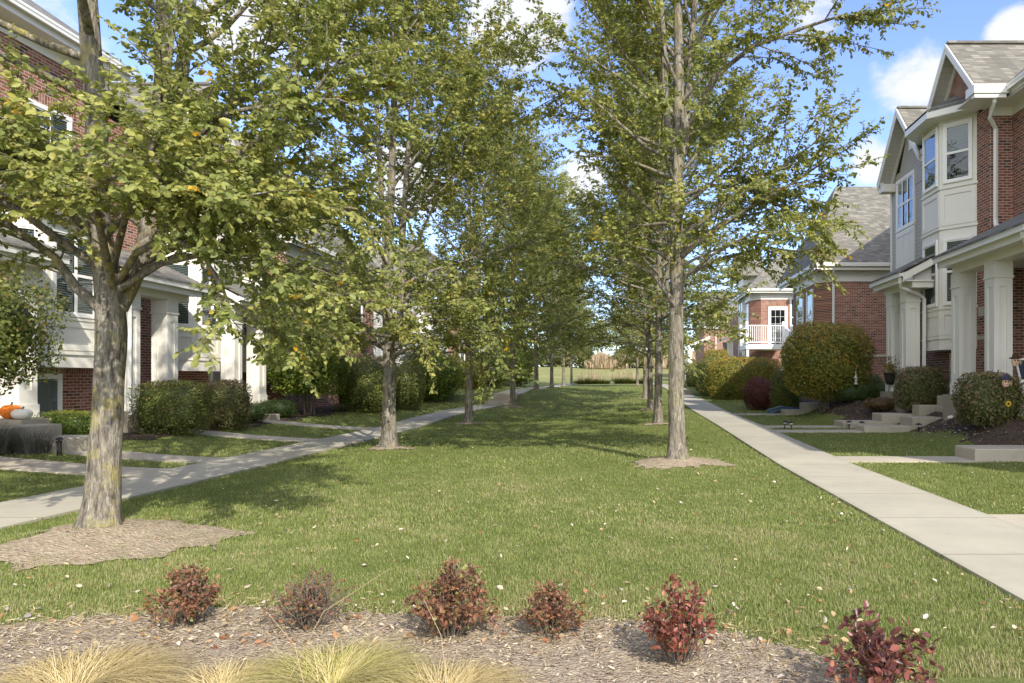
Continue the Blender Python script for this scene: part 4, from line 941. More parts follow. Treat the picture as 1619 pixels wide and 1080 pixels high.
# L1, the thick forked tree nearest on the left
ld = [([(0,0,0),(.02,.02,.6),(.06,.02,1.2),(.10,.0,1.75),(.09,.0,2.1),(.02,-.05,2.7),(.05,-.1,3.6),(-.05,-.1,4.8),(-.1,0,6.5),(-.1,.1,8.2),(-.1,.1,9.2)], [.124,.116,.112,.116,.106,.088,.08,.072,.05,.028,.012]),
      ([(.10,.05,1.95),(.25,.2,2.5),(.30,.3,3.2),(.32,.35,4.2),(.28,.4,5.5),(.35,.5,7),(.4,.5,8.6)], [.084,.078,.074,.066,.052,.033,.012]),
      ([(.32,.35,3.3),(.42,.45,4.2),(.5,.5,5.2),(.8,.6,7.6)], [.07,.06,.05,.012])]
ex = [([(.05,-.05,1.95),(-.14,-.1,2.15),(-.28,-.15,2.4),(-.5,-.3,2.62),(-.95,-.5,2.95),(-1.5,-.6,3.2)], .046),
      ([(.28,.2,3.0),(.48,.1,3.45),(.62,.05,3.75),(.60,.0,4.1),(.75,-.1,4.6)], .05),
      ([(.28,.1,3.15),(.7,-.1,3.3),(1.15,-.3,3.05),(1.5,-.5,2.75),(1.9,-.6,2.6)], .04),
      ([(.1,0,2.1),(.6,-.1,2.35),(1.2,-.2,2.45),(1.7,-.3,2.35),(2.1,-.3,2.1)], .03),([(.1,0,2.2),(.5,.3,2.5),(1.1,.6,2.5),(1.7,.8,2.2)], .03),([(.2,.1,2.5),(.7,.4,3.0),(1.3,.6,3.2),(2.0,.6,3.2)], .03),([(.1,0,2.3),(.6,-.5,2.7),(1.3,-.9,2.8),(1.9,-1.0,2.7)], .03),
      ([(.05,.0,3.0),(-.3,-.1,3.2),(-.6,-.2,3.35),(-1.2,-.3,3.7)], .045),
      ([(.12,0,2.15),(.5,-.25,2.42),(.95,-.5,2.5),(1.3,-.65,2.35),(1.5,-.7,2.05),(1.6,-.72,1.8)], .03),
      ([(.12,0,2.1),(.4,-.5,2.5),(.7,-1.0,2.75),(1.2,-1.3,2.8)], .035),
      ([(.05,-.05,2.3),(-.2,-.6,2.7),(-.5,-1.1,2.9),(-1.0,-1.4,2.8)], .035),
      ([(.2,.2,2.4),(.9,.3,2.8),(1.6,.3,3.0),(2.2,.2,2.9)], .04),
      ([(.0,-.1,2.6),(-.1,-.8,3.1),(.2,-1.3,3.3)], .03),
      ([(.3,.2,2.6),(1.1,-.2,3.1),(1.9,-.3,3.6),(2.3,-.3,4.1)], .04),
      ([(.3,.2,3.2),(1.0,.3,3.9),(1.7,.4,4.4),(2.1,.4,4.9)], .04)]
def keepL1(tb, rng): return (tb[:, 2] < 5.3) | (rng.uniform(size=len(tb)) < .45)
g1 = grow(11, ld, 2.5, 9.2, env_fn(2.35, 1.6, 9.2), 38, ex, 12, .066, .0175, .053, .8, keepL1, shoots=16)
tree('broadleaf_tree', LT[0], g1, 'thick lichen-covered forked tree nearest on the left, bare soil round its foot', 'bark_lichen', 'tree_leaf_near', GL, .62)
# R1
ld = [([(0,0,0),(-.02,0,1),(-.03,0,2),(-.01,0,3),(-.03,0,4),(0,0,5),(.02,.02,6.2),(.0,0,7.6),(.05,0,9.2),(.05,0,10.4)], [.138,.125,.118,.110,.104,.098,.085,.065,.038,.012]),
      ([(0,0,4.6),(.12,.1,5.3),(.2,.15,6.4),(.35,.2,8.2),(.5,.2,9.6)], [.07,.07,.06,.04,.012]),
      ([(-.03,0,5.0),(-.2,-.1,5.6),(-.25,-.15,7),(-.4,-.2,9)], [.06,.055,.045,.012])]
ex = [([(-.02,-.05,2.5),(-.2,-.15,2.75),(-.42,-.2,3.05),(-.75,-.2,3.2),(-1.2,-.3,3.3)], .05),
      ([(-.02,0,3.2),(-.3,-.1,3.4),(-.8,-.2,3.5),(-1.3,-.3,3.55)], .035),
      ([(0,0,4.3),(.5,-.1,4.5),(1.1,-.2,4.4),(1.8,-.3,4.0),(2.4,-.3,3.7)], .04),
      ([(0,0,4.9),(-.5,-.1,5.1),(-1.0,-.2,5.5),(-1.5,-.2,5.95),(-1.9,-.2,6.05)], .04),
      ([(0,0,4.6),(-.5,-.2,4.75),(-1.0,-.3,4.9),(-1.6,-.3,4.9)], .03),
      ([(.1,.1,5.3),(.6,.0,6.3),(1.2,-.1,6.75),(2.0,-.2,7.0),(2.6,-.3,7.15),(2.9,-.3,7.05)], .05),
      ([(0,0,3.3),(.5,-.2,3.7),(1.2,-.4,4.1),(1.9,-.5,4.5),(2.45,-.5,4.9)], .045),
      ([(0,0,3.0),(.6,.1,3.3),(1.4,.0,3.5),(2.2,-.1,3.4)], .04),
      ([(0,0,3.6),(.7,-.4,4.1),(1.5,-.5,4.6),(2.3,-.4,5.2)], .04), ([(0,0,2.9),(.5,-.4,3.3),(1.1,-.7,3.6),(1.8,-.8,3.6)], .03), ([(0,0,3.4),(.8,.3,4.0),(1.6,.3,4.2),(2.3,.2,4.0)], .03),
      ([(0,0,5.6),(-.6,.1,6.4),(-1.1,.1,7.0),(-1.6,.1,7.7)], .04),
      ([(0,0,3.8),(-.4,.4,4.2),(-.9,.6,4.7),(-1.2,.7,5.2)], .035)]
g2 = grow(23, ld, 3.1, 10.4, env_fn(1.9, 2.6, 10.4), 35, ex, 10, .076, .021, .068, .3, shoots=16)
tree('broadleaf_tree', RT[0], g2, 'straight grey-barked tree nearest on the right, on a low soil mound by the path', 'bark', 'tree_leaf', GR, .55)
# L2
ld = [([(0,0,0),(0,0,.8),(.0,0,1.6),(-.02,0,2.3),(-.05,0,3.5),(.05,0,5),(.1,0,7),(.1,0,9),(.1,0,10.6)], [.135,.122,.118,.10,.085,.07,.055,.03,.012]),
      ([(.0,0,1.65),(.18,.1,2.4),(.22,.1,4),(.35,.1,6),(.5,.1,8),(.6,.1,10)], [.075,.065,.06,.045,.03,.012]),
      ([(-.03,0,3.6),(-.15,0,5),(-.25,0,7),(-.3,0,9.6)], [.06,.05,.04,.012])]
ex = [([(0,0,1.62),(-.35,-.1,1.85),(-.62,-.15,2.05),(-.8,-.2,2.5),(-1.0,-.2,3.0)], .055),
      ([(0,0,1.9),(-.3,-.3,2.3),(-.6,-.5,2.7)], .04), ([(.05,0,1.9),(.3,-.5,2.3),(.7,-1.0,2.4),(1.1,-1.3,2.1)], .03), ([(0,0,2.1),(-.5,-.6,2.5),(-1.0,-1.1,2.5),(-1.4,-1.4,2.1)], .03), ([(0,0,2.5),(.1,-.8,3.0),(.3,-1.6,3.0),(.5,-2.0,2.6)], .03), ([(.1,0,2.2),(.9,-.4,2.5),(1.6,-.6,2.5),(2.3,-.7,2.1)], .03),
      ([(.05,0,1.8),(.5,-.3,2.0),(.9,-.5,1.9),(1.2,-.6,1.6)], .035),
      ([(.1,0,2.0),(.7,-.1,2.2),(1.4,-.1,2.1),(1.9,-.1,1.75),(2.1,-.1,1.4)], .04),
      ([(.1,0,2.4),(.8,.1,2.9),(1.6,.1,3.2),(2.4,.1,3.2)], .045),
      ([(0,0,2.6),(-.7,0,3.0),(-1.5,0,3.3),(-2.2,0,3.5)], .045),
      ([(0,0,2.2),(-.7,-.4,2.6),(-1.3,-.6,2.7),(-1.8,-.7,2.5)], .04)]
g3 = grow(37, ld, 1.75, 10.6, (lambda z: 2.35 if z < 4.2 else (2.0 if z < 6 else env_fn(1.75, 1.6, 10.6)(z))), 48, ex, 10, .078, .024, .074, .7, shoots=8)
tree('broadleaf_tree', LT[1], g3, 'dark-trunked multi-leader tree second in the left row, foliage hanging low over the path', 'bark', 'tree_leaf', GL, .55)
# two further shapes, copied down the rows
def variant(seed, base, label, group, zf):
    ld = [([(0,0,0),(0,0,1),(.02,0,zf),(.0,0,3.2),(.05,0,5),(0,.05,7),(.05,0,9.4)], [.115,.102,.095,.085,.068,.045,.012]),
          ([(0,0,zf+.2),(.2,.1,3.2),(.3,.2,5),(.5,.2,8.2)], [.07,.06,.045,.012])]
    gg = grow(seed, ld, zf, 9.4, (lambda z: 2.45 if z < 4.5 else env_fn(2.1, zf-.4, 9.4)(z)), 50, (), 9, .092, .032, .100, .35, shoots=4, leaf_m='tree_leaf')
    return tree('broadleaf_tree', base, gg, label, 'bark', 'tree_leaf', group, .55, 0)
A_ = variant(51, LT[2], 'third tree of the left row, slim pale trunk beside the bend of the path', GL, 2.0)
B_ = variant(77, RT[1], 'second tree of the right row, dark trunk with a knot just left of the nearest', GR, 2.5)
def copy_tree(src, loc, rz, sc, label, group):
    c = src.copy(); C.objects.link(c); c.location = loc; c.rotation_euler = (0, 0, rz); c.scale = (sc, sc, sc); c['label'] = label
    if group: c['group'] = group
    for ch in src.children:
        d = ch.copy(); C.objects.link(d); d.parent = c
    return c
LBL = ['fourth tree of the left row, beside the foot of the path steps', 'fifth tree of the left row, just above the path steps', 'sixth tree of the left row, slim trunk before the pale field', 'seventh tree of the left row, thin pale trunk before the field', 'last small tree of the left row before the ornamental grasses']
for k, i in enumerate(range(3, 8)):
    b = LT[i]; copy_tree(A_ if k % 2 else B_, (*b, h(*b)-.06), 1.1+k*1.9, (1.0, 1.0, 1.0, .98, .9)[k], LBL[k], GL)
LBR = ['third tree of the right row, tan trunk seen between darker ones', 'fourth tree of the right row, pale trunk at the lawn crest', 'last tree of the right row, slender trunk by the ornamental grasses']
for k, i in enumerate(range(2, 5)):
    b = RT[i]; copy_tree(B_ if k % 2 else A_, (*b, h(*b)-.06), 2.3+k*1.7, (.98, .92, .8)[k], LBR[k], GR)
# ------------------------------------------------------------------ shrubs and hedges
def bush(name, label, cat, c, dims, p, n, leaf, mat, seed, stems=0, group=None, zb=None, lump=.06, shell=.22, parent_group=None):
    rng = np.random.RandomState(seed)
    z0 = h(c[0], c[1]) if zb is None else zb
    rx, ry, hz = dims; cz = c[2] if len(c) > 2 else z0+hz
    par = empty(name, (c[0], c[1], z0), label, cat, group)
    d = nrm(rng.normal(0, 1, (n, 3)))
    k = (np.abs(d[:, 0])**p+np.abs(d[:, 1])**p+np.abs(d[:, 2])**p)**(-1/p)
    q = d*k[:, None]
    ph = rng.uniform(0, 6.28, 6)
    lm = 1+lump*(np.sin(q[:, 0]*5+ph[0]+q[:, 2]*2)+np.sin(q[:, 1]*6+ph[1])+np.sin(q[:, 2]*6+ph[2]+q[:, 0]*3))*.6+rng.normal(0, .018, n)
    rr = (1-shell*rng.uniform(0, 1, n)**1.6)*lm
    pos = np.stack([c[0]+q[:, 0]*rx*rr, c[1]+q[:, 1]*ry*rr, cz-z0+z0+q[:, 2]*hz*rr], 1)
    N = q/np.array([rx, ry, hz]); N = nrm(N)+rng.normal(0, .55, (n, 3))
    D = rng.normal(0, 1, (n, 3)); D = D-nrm(N)*(D*nrm(N)).sum(1, keepdims=True); D[:, 2] -= .3
    cl = .16*np.sin(pos[:, 0]*4+ph[3])*np.sin(pos[:, 1]*4+ph[4])*np.sin(pos[:, 2]*5+ph[5])
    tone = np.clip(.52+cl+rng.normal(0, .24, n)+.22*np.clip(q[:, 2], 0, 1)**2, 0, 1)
    sz = leaf*rng.uniform(.6, 1.3, n)
    V, F, tn = leaf_geo(pos, D, N, sz, sz*.62, tone, 0)
    V[:, 2] = np.maximum(V[:, 2], z0+.01)
    V = V-np.array([c[0], c[1], z0])
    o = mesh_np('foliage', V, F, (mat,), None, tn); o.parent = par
    # inner leaf mass
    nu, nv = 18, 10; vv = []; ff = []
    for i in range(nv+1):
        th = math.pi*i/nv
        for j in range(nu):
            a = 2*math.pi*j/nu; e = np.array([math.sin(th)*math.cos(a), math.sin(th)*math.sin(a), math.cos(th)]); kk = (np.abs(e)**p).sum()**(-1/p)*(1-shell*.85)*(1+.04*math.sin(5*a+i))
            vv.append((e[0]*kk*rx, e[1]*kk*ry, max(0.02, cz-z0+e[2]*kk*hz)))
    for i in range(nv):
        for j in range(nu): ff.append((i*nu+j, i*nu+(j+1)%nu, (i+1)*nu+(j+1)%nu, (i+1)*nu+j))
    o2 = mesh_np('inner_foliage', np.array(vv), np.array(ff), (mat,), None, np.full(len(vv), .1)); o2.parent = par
    m = MB(); m.smooth = True
    for s in range(max(stems, 3)):
        a = s*2.4+seed; r_ = .06+.05*(s % 3); top = (math.cos(a)*rx*.55, math.sin(a)*ry*.55, cz-z0)
        m.tube([(math.cos(a)*r_, math.sin(a)*r_, -.05), (math.cos(a)*(r_+.05), math.sin(a)*(r_+.05), (cz-z0)*.35), top], [.035 if stems else .015, .028 if stems else .012, .01], 6, False)
    s_ = m.build('stem', 'stem_gray'); s_.parent = par
    return par
HG = 'clipped hedges and shrubs by the houses'
# right side
bush('clipped_hedge', 'clipped green shrub with mauve top under the near right porch, beside the scarecrow faces', 'shrub', (7.35,13.85), (.58,.5,.53), 5, 7000, .052, 'hedge_mauve', 1, group=HG)
bush('clipped_hedge', 'boxy clipped shrub with mauve top in front of the right bay steps', 'shrub', (7.85,18.2), (.62,.5,.58), 5, 6500, .055, 'hedge_mauve', 2, group=HG)
bush('round_shrub', 'big rounded golden-green shrub on bare stems in front of the brick side wall', 'shrub', (6.42,22.1,2.0), (1.38,1.3,1.22), 2.8, 26000, .07, 'hedge_gold', 3, stems=7, group=HG, shell=.3)
bush('boxwood', 'low dark boxwood beside the round shrub, right one next to the far porch column', 'boxwood', (8.15,21.0), (.62,.5,.30), 4, 4500, .035, 'boxwood', 4, group=HG)
bush('boxwood', 'low dark boxwood between the round shrub stems and its twin', 'boxwood', (7.1,21.4), (.55,.45,.28), 4, 4500, .035, 'boxwood', 5, group=HG)
bush('low_shrub', 'sprawling small shrub with faded leaves behind the right steps', 'shrub', (7.35,19.6), (.55,.4,.20), 2.2, 1500, .045, 'shrub_brown', 6, group=HG)
bush('upright_shrub', 'dark green shrub squeezed between the red shrub and the big round one', 'shrub', (5.75,24.6), (.55,.5,.80), 2.6, 6000, .06, 'hedge_leaf', 7, group=HG)
bush('red_shrub', 'rounded wine-red shrub at the end of the golden hedge', 'shrub', (5.15,26.2), (.66,.6,.62), 2.6, 8000, .055, 'shrub_red', 8, group=HG)
bush('low_shrub', 'small brown shrub at the foot of the red shrub', 'shrub', (5.6,25.0), (.35,.3,.22), 2.2, 1200, .05, 'shrub_brown', 9, group=HG)
bush('clipped_hedge', 'long golden clipped hedge below the white balcony', 'hedge', (5.75,33.5), (1.75,1.0,1.02), 6, 22000, .07, 'hedge_gold', 10, group=HG, lump=.03)
bush('clipped_hedge', 'dark hedge mass with autumn top left of the golden hedge', 'hedge', (4.7,37.5), (.9,1.2,1.05), 3.2, 9000, .08, 'hedge_leaf', 12, group=HG)
bush('clipped_hedge', 'rusty-topped tall shrub against the far brick house', 'shrub', (5.6,42.5), (.9,.9,1.25), 2.6, 7000, .09, 'hedge_gold', 13, group=HG)
bush('clipped_hedge', 'low far hedge near the end of the right path', 'hedge', (4.9,47), (.8,2.2,.8), 4, 6000, .09, 'hedge_leaf', 14, group=HG)
bush('small_shrub', 'small leafy shrub against the brick base behind the boxwoods', 'shrub', (8.4,23.5), (.45,.4,.42), 2.4, 3000, .05, 'hedge_leaf', 15, group=HG)
# left side
bush('leafy_shrub', 'large rounded leafy shrub on thin stems cut by the left picture edge', 'shrub', (-9.2,9.6,2.12), (.98,.85,.92), 2.4, 11000, .062, 'hedge_leaf', 20, stems=5, group=HG, shell=.4, lump=.12)
bush('boxwood', 'low clipped boxwood under the left curtained window', 'boxwood', (-10.35,12.75), (.55,.42,.30), 4, 6000, .032, 'shrub_green', 21, group=HG)
bush('clipped_hedge', 'boxy hedge with sparse twiggy face right of the thick forked trunk', 'hedge', (-9.95,14.95), (.72,.42,.58), 6, 9500, .042, 'hedge_leaf', 22, group=HG, lump=.03)
bush('clipped_hedge', 'bronze-tipped hedge block behind the sparse twiggy one', 'hedge', (-9.75,16.6), (.5,.5,.60), 5, 7500, .045, 'hedge_mauve', 23, group=HG, lump=.03)
bush('boxwood', 'round boxwood left of the square step block on the left', 'boxwood', (-10.35,18.55), (.52,.42,.26), 3.4, 4500, .035, 'boxwood', 24, group=HG)
bush('boxwood', 'round boxwood right of the square step block, under the tall shrub', 'boxwood', (-10.6,20.6), (.6,.45,.28), 3.4, 4500, .035, 'boxwood', 25, group=HG)
bush('tall_shrub', 'tall clipped bright green shrub on bare stems against the left brick house', 'shrub', (-10.25,22.0,2.15), (1.05,1.0,1.22), 4, 20000, .075, 'shrub_green', 26, stems=7, group=HG, shell=.3)
bush('clipped_hedge', 'long dark clipped hedge right of the tall green shrub', 'hedge', (-9.4,24.6), (.95,1.0,.98), 5, 14000, .06, 'hedge_leaf', 27, group=HG, lump=.03)
bush('clipped_hedge', 'rounded bronze hedge behind the second left trunk', 'hedge', (-8.7,26.5), (.8,.8,.85), 3.4, 9000, .06, 'hedge_leaf', 28, group=HG)
bush('leafy_shrub', 'loose green shrub mass before the bend of the left path', 'shrub', (-8.6,30.2), (1.3,1.4,1.1), 2.4, 9000, .08, 'shrub_green', 29, group=HG)
bush('leafy_shrub', 'rounded olive shrub beside the upper left path', 'shrub', (-8.3,36.5), (.85,.9,.75), 2.8, 6000, .08, 'hedge_gold', 30, group=HG)
bush('leafy_shrub', 'dark green shrub farther along the upper left path', 'shrub', (-8.0,41), (1.1,1.4,1.2), 2.4, 5000, .10, 'hedge_leaf', 31, group=HG)
bush('leafy_shrub', 'tall shrub near the end of the upper left path', 'shrub', (-7.9,49), (1.3,2.0,1.5), 2.4, 5000, .12, 'shrub_green', 32, group=HG)
# spiky lavender-like plants in front of the left porch
def spiky(label, c, n, hh, spread, mat, seed, w_=.006, lean=.5, name='grass_clump', cat='plant', group=None, arch=.5, seg=3):
    rng = np.random.RandomState(seed); z0 = h(*c)
    az = rng.uniform(0, 6.283, n); ln = np.abs(rng.normal(0, lean, n)); L = hh*rng.uniform(.6, 1.15, n)
    r0 = spread*.28*np.sqrt(rng.uniform(0, 1, n)); base = np.stack([r0*np.cos(az), r0*np.sin(az), np.zeros(n)], 1)
    az2 = az+rng.normal(0, .5, n); out = np.stack([np.cos(az2), np.sin(az2), np.zeros(n)], 1)
    sd = np.stack([-np.sin(az2), np.cos(az2), np.zeros(n)], 1)*w_*.5
    cur = base; d = nrm(out*ln[:, None]+v3(0, 0, 1)); pts = [cur]
    for k in range(seg):
        d = nrm(d+out*arch/seg*2+v3(0, 0, -arch/seg*1.3)); cur = cur+d*(L/seg)[:, None]; pts.append(cur)
    V = []
    for k, p in enumerate(pts): f = 1-.85*k/seg; V += [p-sd*f, p+sd*f]
    V = np.stack(V, 1).reshape(-1, 3); V[:, 2] = np.maximum(V[:, 2], .004); b = (np.arange(n)*(2*(seg+1)))[:, None]
    F = np.concatenate([b+np.array([[2*k, 2*k+1, 2*k+3, 2*k+2]]) for k in range(seg)], 0)
    tone = np.repeat(np.clip(rng.normal(.5, .25, n), 0, 1), 2*(seg+1))
    o = mesh_np(name, V, F, (mat,), None, tone); o.location = (c[0], c[1], z0); tag(o, label, cat, group); return o
spiky('grey twiggy perennial clump below the pumpkins, cut by the left picture edge', (-10.2,10.75), 1800, .55, 1.3, 'lavender', 61, .007, .25, arch=.2)
spiky('grey twiggy perennial clump right of the other, beside the left steps', (-9.75,11.2), 900, .42, .8, 'lavender', 62, .007, .3, arch=.2)
# foreground fountain grasses
GG = 'golden ornamental grass clumps in the foreground bed'
spiky('pale straw grass mound at the lower left corner', (-2.48,3.05), 5200, .40, .62, 'tuft_straw', 71, .0035, .9, 'ornamental_grass', 'grass clump', GG, 1.1, 4)
spiky('small straw grass mound second from the left at the bottom edge', (-1.78,3.0), 3600, .33, .42, 'tuft_straw', 72, .0035, .9, 'ornamental_grass', 'grass clump', GG, 1.1, 4)
spiky('yellow-green grass mound in the bottom centre, greenest of the clumps', (-1.33,3.08), 5200, .40, .5, 'tuft_green', 73, .0035, .85, 'ornamental_grass', 'grass clump', GG, 1.0, 4)
spiky('straw grass mound right of the yellow-green one', (-.80,2.95), 4200, .35, .55, 'tuft_straw', 74, .0035, .95, 'ornamental_grass', 'grass clump', GG, 1.1, 4)
# foreground red shrubs
def red_bush(c, hh, rad, n_st, nleaf, mat, seed, label, ll=.03, bare=0.):
    rng = np.random.RandomState(seed); z0 = h(*c); par = empty('dwarf_shrub', (*c, z0), label, 'shrub', 'small red autumn shrubs in the foreground bed')
    m = MB(); P = []; D = []; 
    for s in range(n_st):
        az = rng.uniform(0, 6.283); ln = rng.uniform(.05, 1.0)
        tip = v3(math.cos(az)*rad*ln, math.sin(az)*rad*ln, hh*(1-.42*ln**2)*rng.uniform(.5, 1.2))
        b0 = v3(math.cos(az)*.05*ln, math.sin(az)*.05*ln, -.02); mid = b0*.45+tip*.55+v3(rng.normal(0, .02), rng.normal(0, .02), .02)
        pts = [b0, mid, tip]; m.tube(pts, [.0035, .0025, .0012], 4, False)
        for q in range(int(nleaf/n_st)):
            f = .30+.7*rng.uniform()**.8; p, d = along(np.array(pts), f)
            if rng.uniform() < bare: continue
            P.append(p+rng.normal(0, .012, 3)); D.append(d*.6+rng.normal(0, .6, 3))
        for q in range(3):
            f = rng.uniform(.35, .9); p, d = along(np.array(pts), f); e = p+nrm((d+rng.normal(0, .7, 3))[None])[0]*rng.uniform(.04, .1)
            m.tube([p, e], [.0018, .001], 3, False)
            if rng.uniform() > bare:
                for w_ in range(4): P.append(p+(e-p)*rng.uniform(.3, 1)); D.append((e-p)*8+rng.normal(0, .5, 3))
    s_ = m.build('stem', 'stem_gray'); s_.parent = par
    P = np.array(P); D = np.array(D); n = len(P)
    tone = np.clip(rng.normal(.5, .24, n)+.2*(P[:, 2]/hh-.6)*-1, 0, 1); sz = ll*rng.uniform(.6, 1.3, n)
    V, F, tn = leaf_geo(P, D, v3(0, 0, 1)+rng.normal(0, .7, (n, 3)), sz, sz*.58, tone, 1)
    o = mesh_np('foliage', V, F, (mat,), None, tn); o.parent = par
red_bush((-2.53,3.93), .30, .22, 60, 900, 'bush_rust', 81, 'rusty orange dwarf shrub leftmost in the foreground row', .026)
red_bush((-1.80,3.88), .28, .26, 130, 900, 'bush_rust', 82, 'half-bare twiggy dwarf shrub second from the left with few red leaves', .02, .62)
red_bush((-.97,3.75), .36, .25, 80, 1300, 'bush_rust', 83, 'fullest orange-red dwarf shrub at the middle left of the row', .027)
red_bush((-.42,3.77), .27, .19, 55, 850, 'bush_rust', 84, 'compact brick-red dwarf shrub near the centre of the row', .023)
red_bush((.26,3.38), .38, .19, 50, 800, 'bush_red', 85, 'tall narrow crimson dwarf shrub second from the right', .028)
red_bush((1.10,3.0), .33, .27, 38, 420, 'bush_wine', 86, 'open dark wine-red dwarf shrub rightmost, largest leaves, cut by the bottom edge', .040)
# ------------------------------------------------------------------ grass blades
def blades(n, y0, y1, hgt, wid, seed, pw=1.0, tmu=.42):
    rng = np.random.RandomState(seed)
    Y = y0+(y1-y0)*rng.uniform(0, 1, n)**pw; X = rng.uniform(-1.15, .85, n)*Y*1.0
    jx, jy = rng.normal(0, .07, n), rng.normal(0, .06, n); k = (~nograss(X+jx, Y+jy) & ~paved(X, Y)) | ((rng.uniform(size=n) < .07) & ~paved(X, Y) & (Y > 4.6)); k &= (X > -11) & (X < 9)
    X = X[k]; Y = Y[k]; n = len(X); Z = H(X, Y)
    P = np.stack([X, Y, Z], 1); az = rng.uniform(0, 6.283, n); patch = .5+.5*np.sin(X*1.7+1.3*np.sin(Y*.9))*np.sin(Y*1.3+X*.6)
    fine = np.sin(X*9.1+2*np.sin(Y*5))*np.sin(Y*8.3+X*3)
    hh = hgt*rng.uniform(.5, 1.3, n)*(.75+.4*patch+.15*fine); lean = rng.normal(0, .45, n)
    out = np.stack([np.cos(az), np.sin(az), np.zeros(n)], 1); sd = np.stack([-np.sin(az), np.cos(az), np.zeros(n)], 1)*(wid*rng.uniform(.6, 1.3, n))[:, None]*.5
    mid = P+out*(hh*lean*.35)[:, None]+v3(0, 0, 1)*(hh*.6)[:, None]; tip = P+out*(hh*lean*1.1)[:, None]+v3(0, 0, 1)*(hh*.95)[:, None]
    V = np.stack([P-sd, P+sd, mid+sd*.7, mid-sd*.7, tip], 1).reshape(-1, 3)
    b = (np.arange(n)*5)[:, None]
    big = np.sin(X*.55+1.1*np.sin(Y*.4+2))*np.sin(Y*.62+.7*np.sin(X*.8)); nearw = np.clip((9-Y)/5, 0, 1)
    tone = np.clip(tmu+.20*(patch-.5)+.13*fine+.10*big+.07*nearw+rng.normal(0, .18, n)+(rng.uniform(size=n) < .10+.10*nearw)*.4*(Y < 14), 0, 1)
    dry = np.clip(np.sin(X*2.3+1.7*np.sin(Y*1.9+.5))*np.sin(Y*3.1+1.2*np.sin(X*1.3))-.25, 0, 1)*np.clip((13-Y)/8, 0, 1)+.5*np.exp(-((Y-bed_edge(X))/.35)**2)
    tone = np.clip(tone+.34*dry*rng.uniform(.4, 1, n), 0, 1)
    F = b+np.array([[0, 1, 2, 3]]); F3 = b+np.array([[3, 2, 4, 4]])
    return V, F, F3, np.repeat(tone, 5)
parts = [blades(400000, 3.2, 6.5, .029, .0034, 1), blades(330000, 5.8, 12, .031, .0058, 2), blades(180000, 11, 24, .038, .012, 3), blades(60000, 22, 48, .055, .03, 4)]
Vs, Fs, Ts, off = [], [], [], 0
for V, F, F3, tn in parts:
    Vs.append(V); Fs.append(np.concatenate([F, F3[:, :3].repeat(1, 0)[:, [0, 1, 2, 2]]], 0)+off if False else F+off); Ts.append(tn)
    Fs.append(None) if False else None
    off += len(V)
V = np.concatenate(Vs); Q = np.concatenate(Fs); T_ = np.concatenate(Ts)
tri = np.stack([Q[:, 3], Q[:, 2], Q[:, 0]+4], 1)
me = bpy.data.meshes.new('lawn_grass'); nf, n3 = len(Q), len(tri)
me.vertices.add(len(V)); me.vertices.foreach_set('co', V.astype(np.float32).ravel())
me.loops.add(nf*4+n3*3); me.loops.foreach_set('vertex_index', np.concatenate([Q.ravel(), tri.ravel()]).astype(np.int32))
me.polygons.add(nf+n3); me.polygons.foreach_set('loop_start', np.concatenate([np.arange(nf)*4, nf*4+np.arange(n3)*3]).astype(np.int32))
me.update(calc_edges=True); at = me.attributes.new('tone', 'FLOAT', 'POINT'); at.data.foreach_set('value', T_.astype(np.float32))
gr = link('lawn_grass', me, None, ('grass_blade',)); tag(gr, 'short green lawn grass with straw blades', 'grass', kind='stuff')
# fallen leaves, bark chips
def scatter(name, n, fn, sz, mat, seed, label, cat, flat=.35, lift=.035, asp=.75, det=1):
    rng = np.random.RandomState(seed); X, Y = fn(rng, n); n = len(X)
    P = np.stack([X, Y, H(X, Y)+lift*rng.uniform(.5, 1, n)], 1)
    az = rng.uniform(0, 6.283, n); D = np.stack([np.cos(az), np.sin(az), rng.normal(0, flat*.5, n)], 1); N = v3(0, 0, 1)+rng.normal(0, flat, (n, 3))
    s = sz*rng.uniform(.5, 1.5, n); V, F, tn = leaf_geo(P, D, N, s, s*asp*rng.uniform(.6, 1.2, n), np.clip(rng.uniform(0, 1, n), 0, 1), det)
    o = mesh_np(name, V, F, (mat,), None, tn); tag(o, label, cat, kind='stuff')
def fn_lawn(rng, n):
    Y = 3.6+24*rng.uniform(0, 1, n)**2.1; X = rng.uniform(-.95, .62, n)*Y; k = (X > -10) & (X < 7) & ~(paved(X, Y) & (rng.uniform(size=n) < .93)); return X[k], Y[k]
scatter('fallen_leaves', 1500, fn_lawn, .036, 'litter', 5, 'dry curled leaves lying on the lawn', 'leaves', .9, .04, .5)
def fn_ring(rng, n):
    t_ = rng.randint(0, 13, n); b = np.array(LT+RT)[t_]; r = rng.uniform(.15, .95, n); a = rng.uniform(0, 6.28, n); return b[:, 0]+np.cos(a)*r, b[:, 1]+np.sin(a)*r
scatter('soil_litter', 1600, fn_ring, .022, 'chips', 6, 'bits of bark and twig on the bare soil round the trunks', 'litter', .4, .02, .5, 0)
def fn_bed(rng, n):
    X = rng.uniform(-4.2, 1.8, n); Y = rng.uniform(2.5, 4.4, n); k = Y < bed_edge(X)+rng.normal(0, .04, n); return X[k], Y[k]
scatter('wood_mulch', 30000, fn_bed, .030, 'chips', 7, 'shredded wood mulch and clippings in the foreground bed', 'mulch', .35, .018, .28, 0)
scatter('fallen_leaves', 110, fn_bed, .04, 'litter', 8, 'dry leaves caught in the foreground mulch', 'leaves', .6, .03)
def fn_rb(rng, n):
    Y = rng.uniform(12.3, 25, n); X = rng.uniform(6, 9, n); k = (X > RB(Y)-.05) & ~paved(X, Y); return X[k], Y[k]
scatter('wood_mulch', 9000, fn_rb, .05, 'chips', 9, 'coarse dark bark mulch below the right porch', 'mulch', .4, .03, .45, 0)
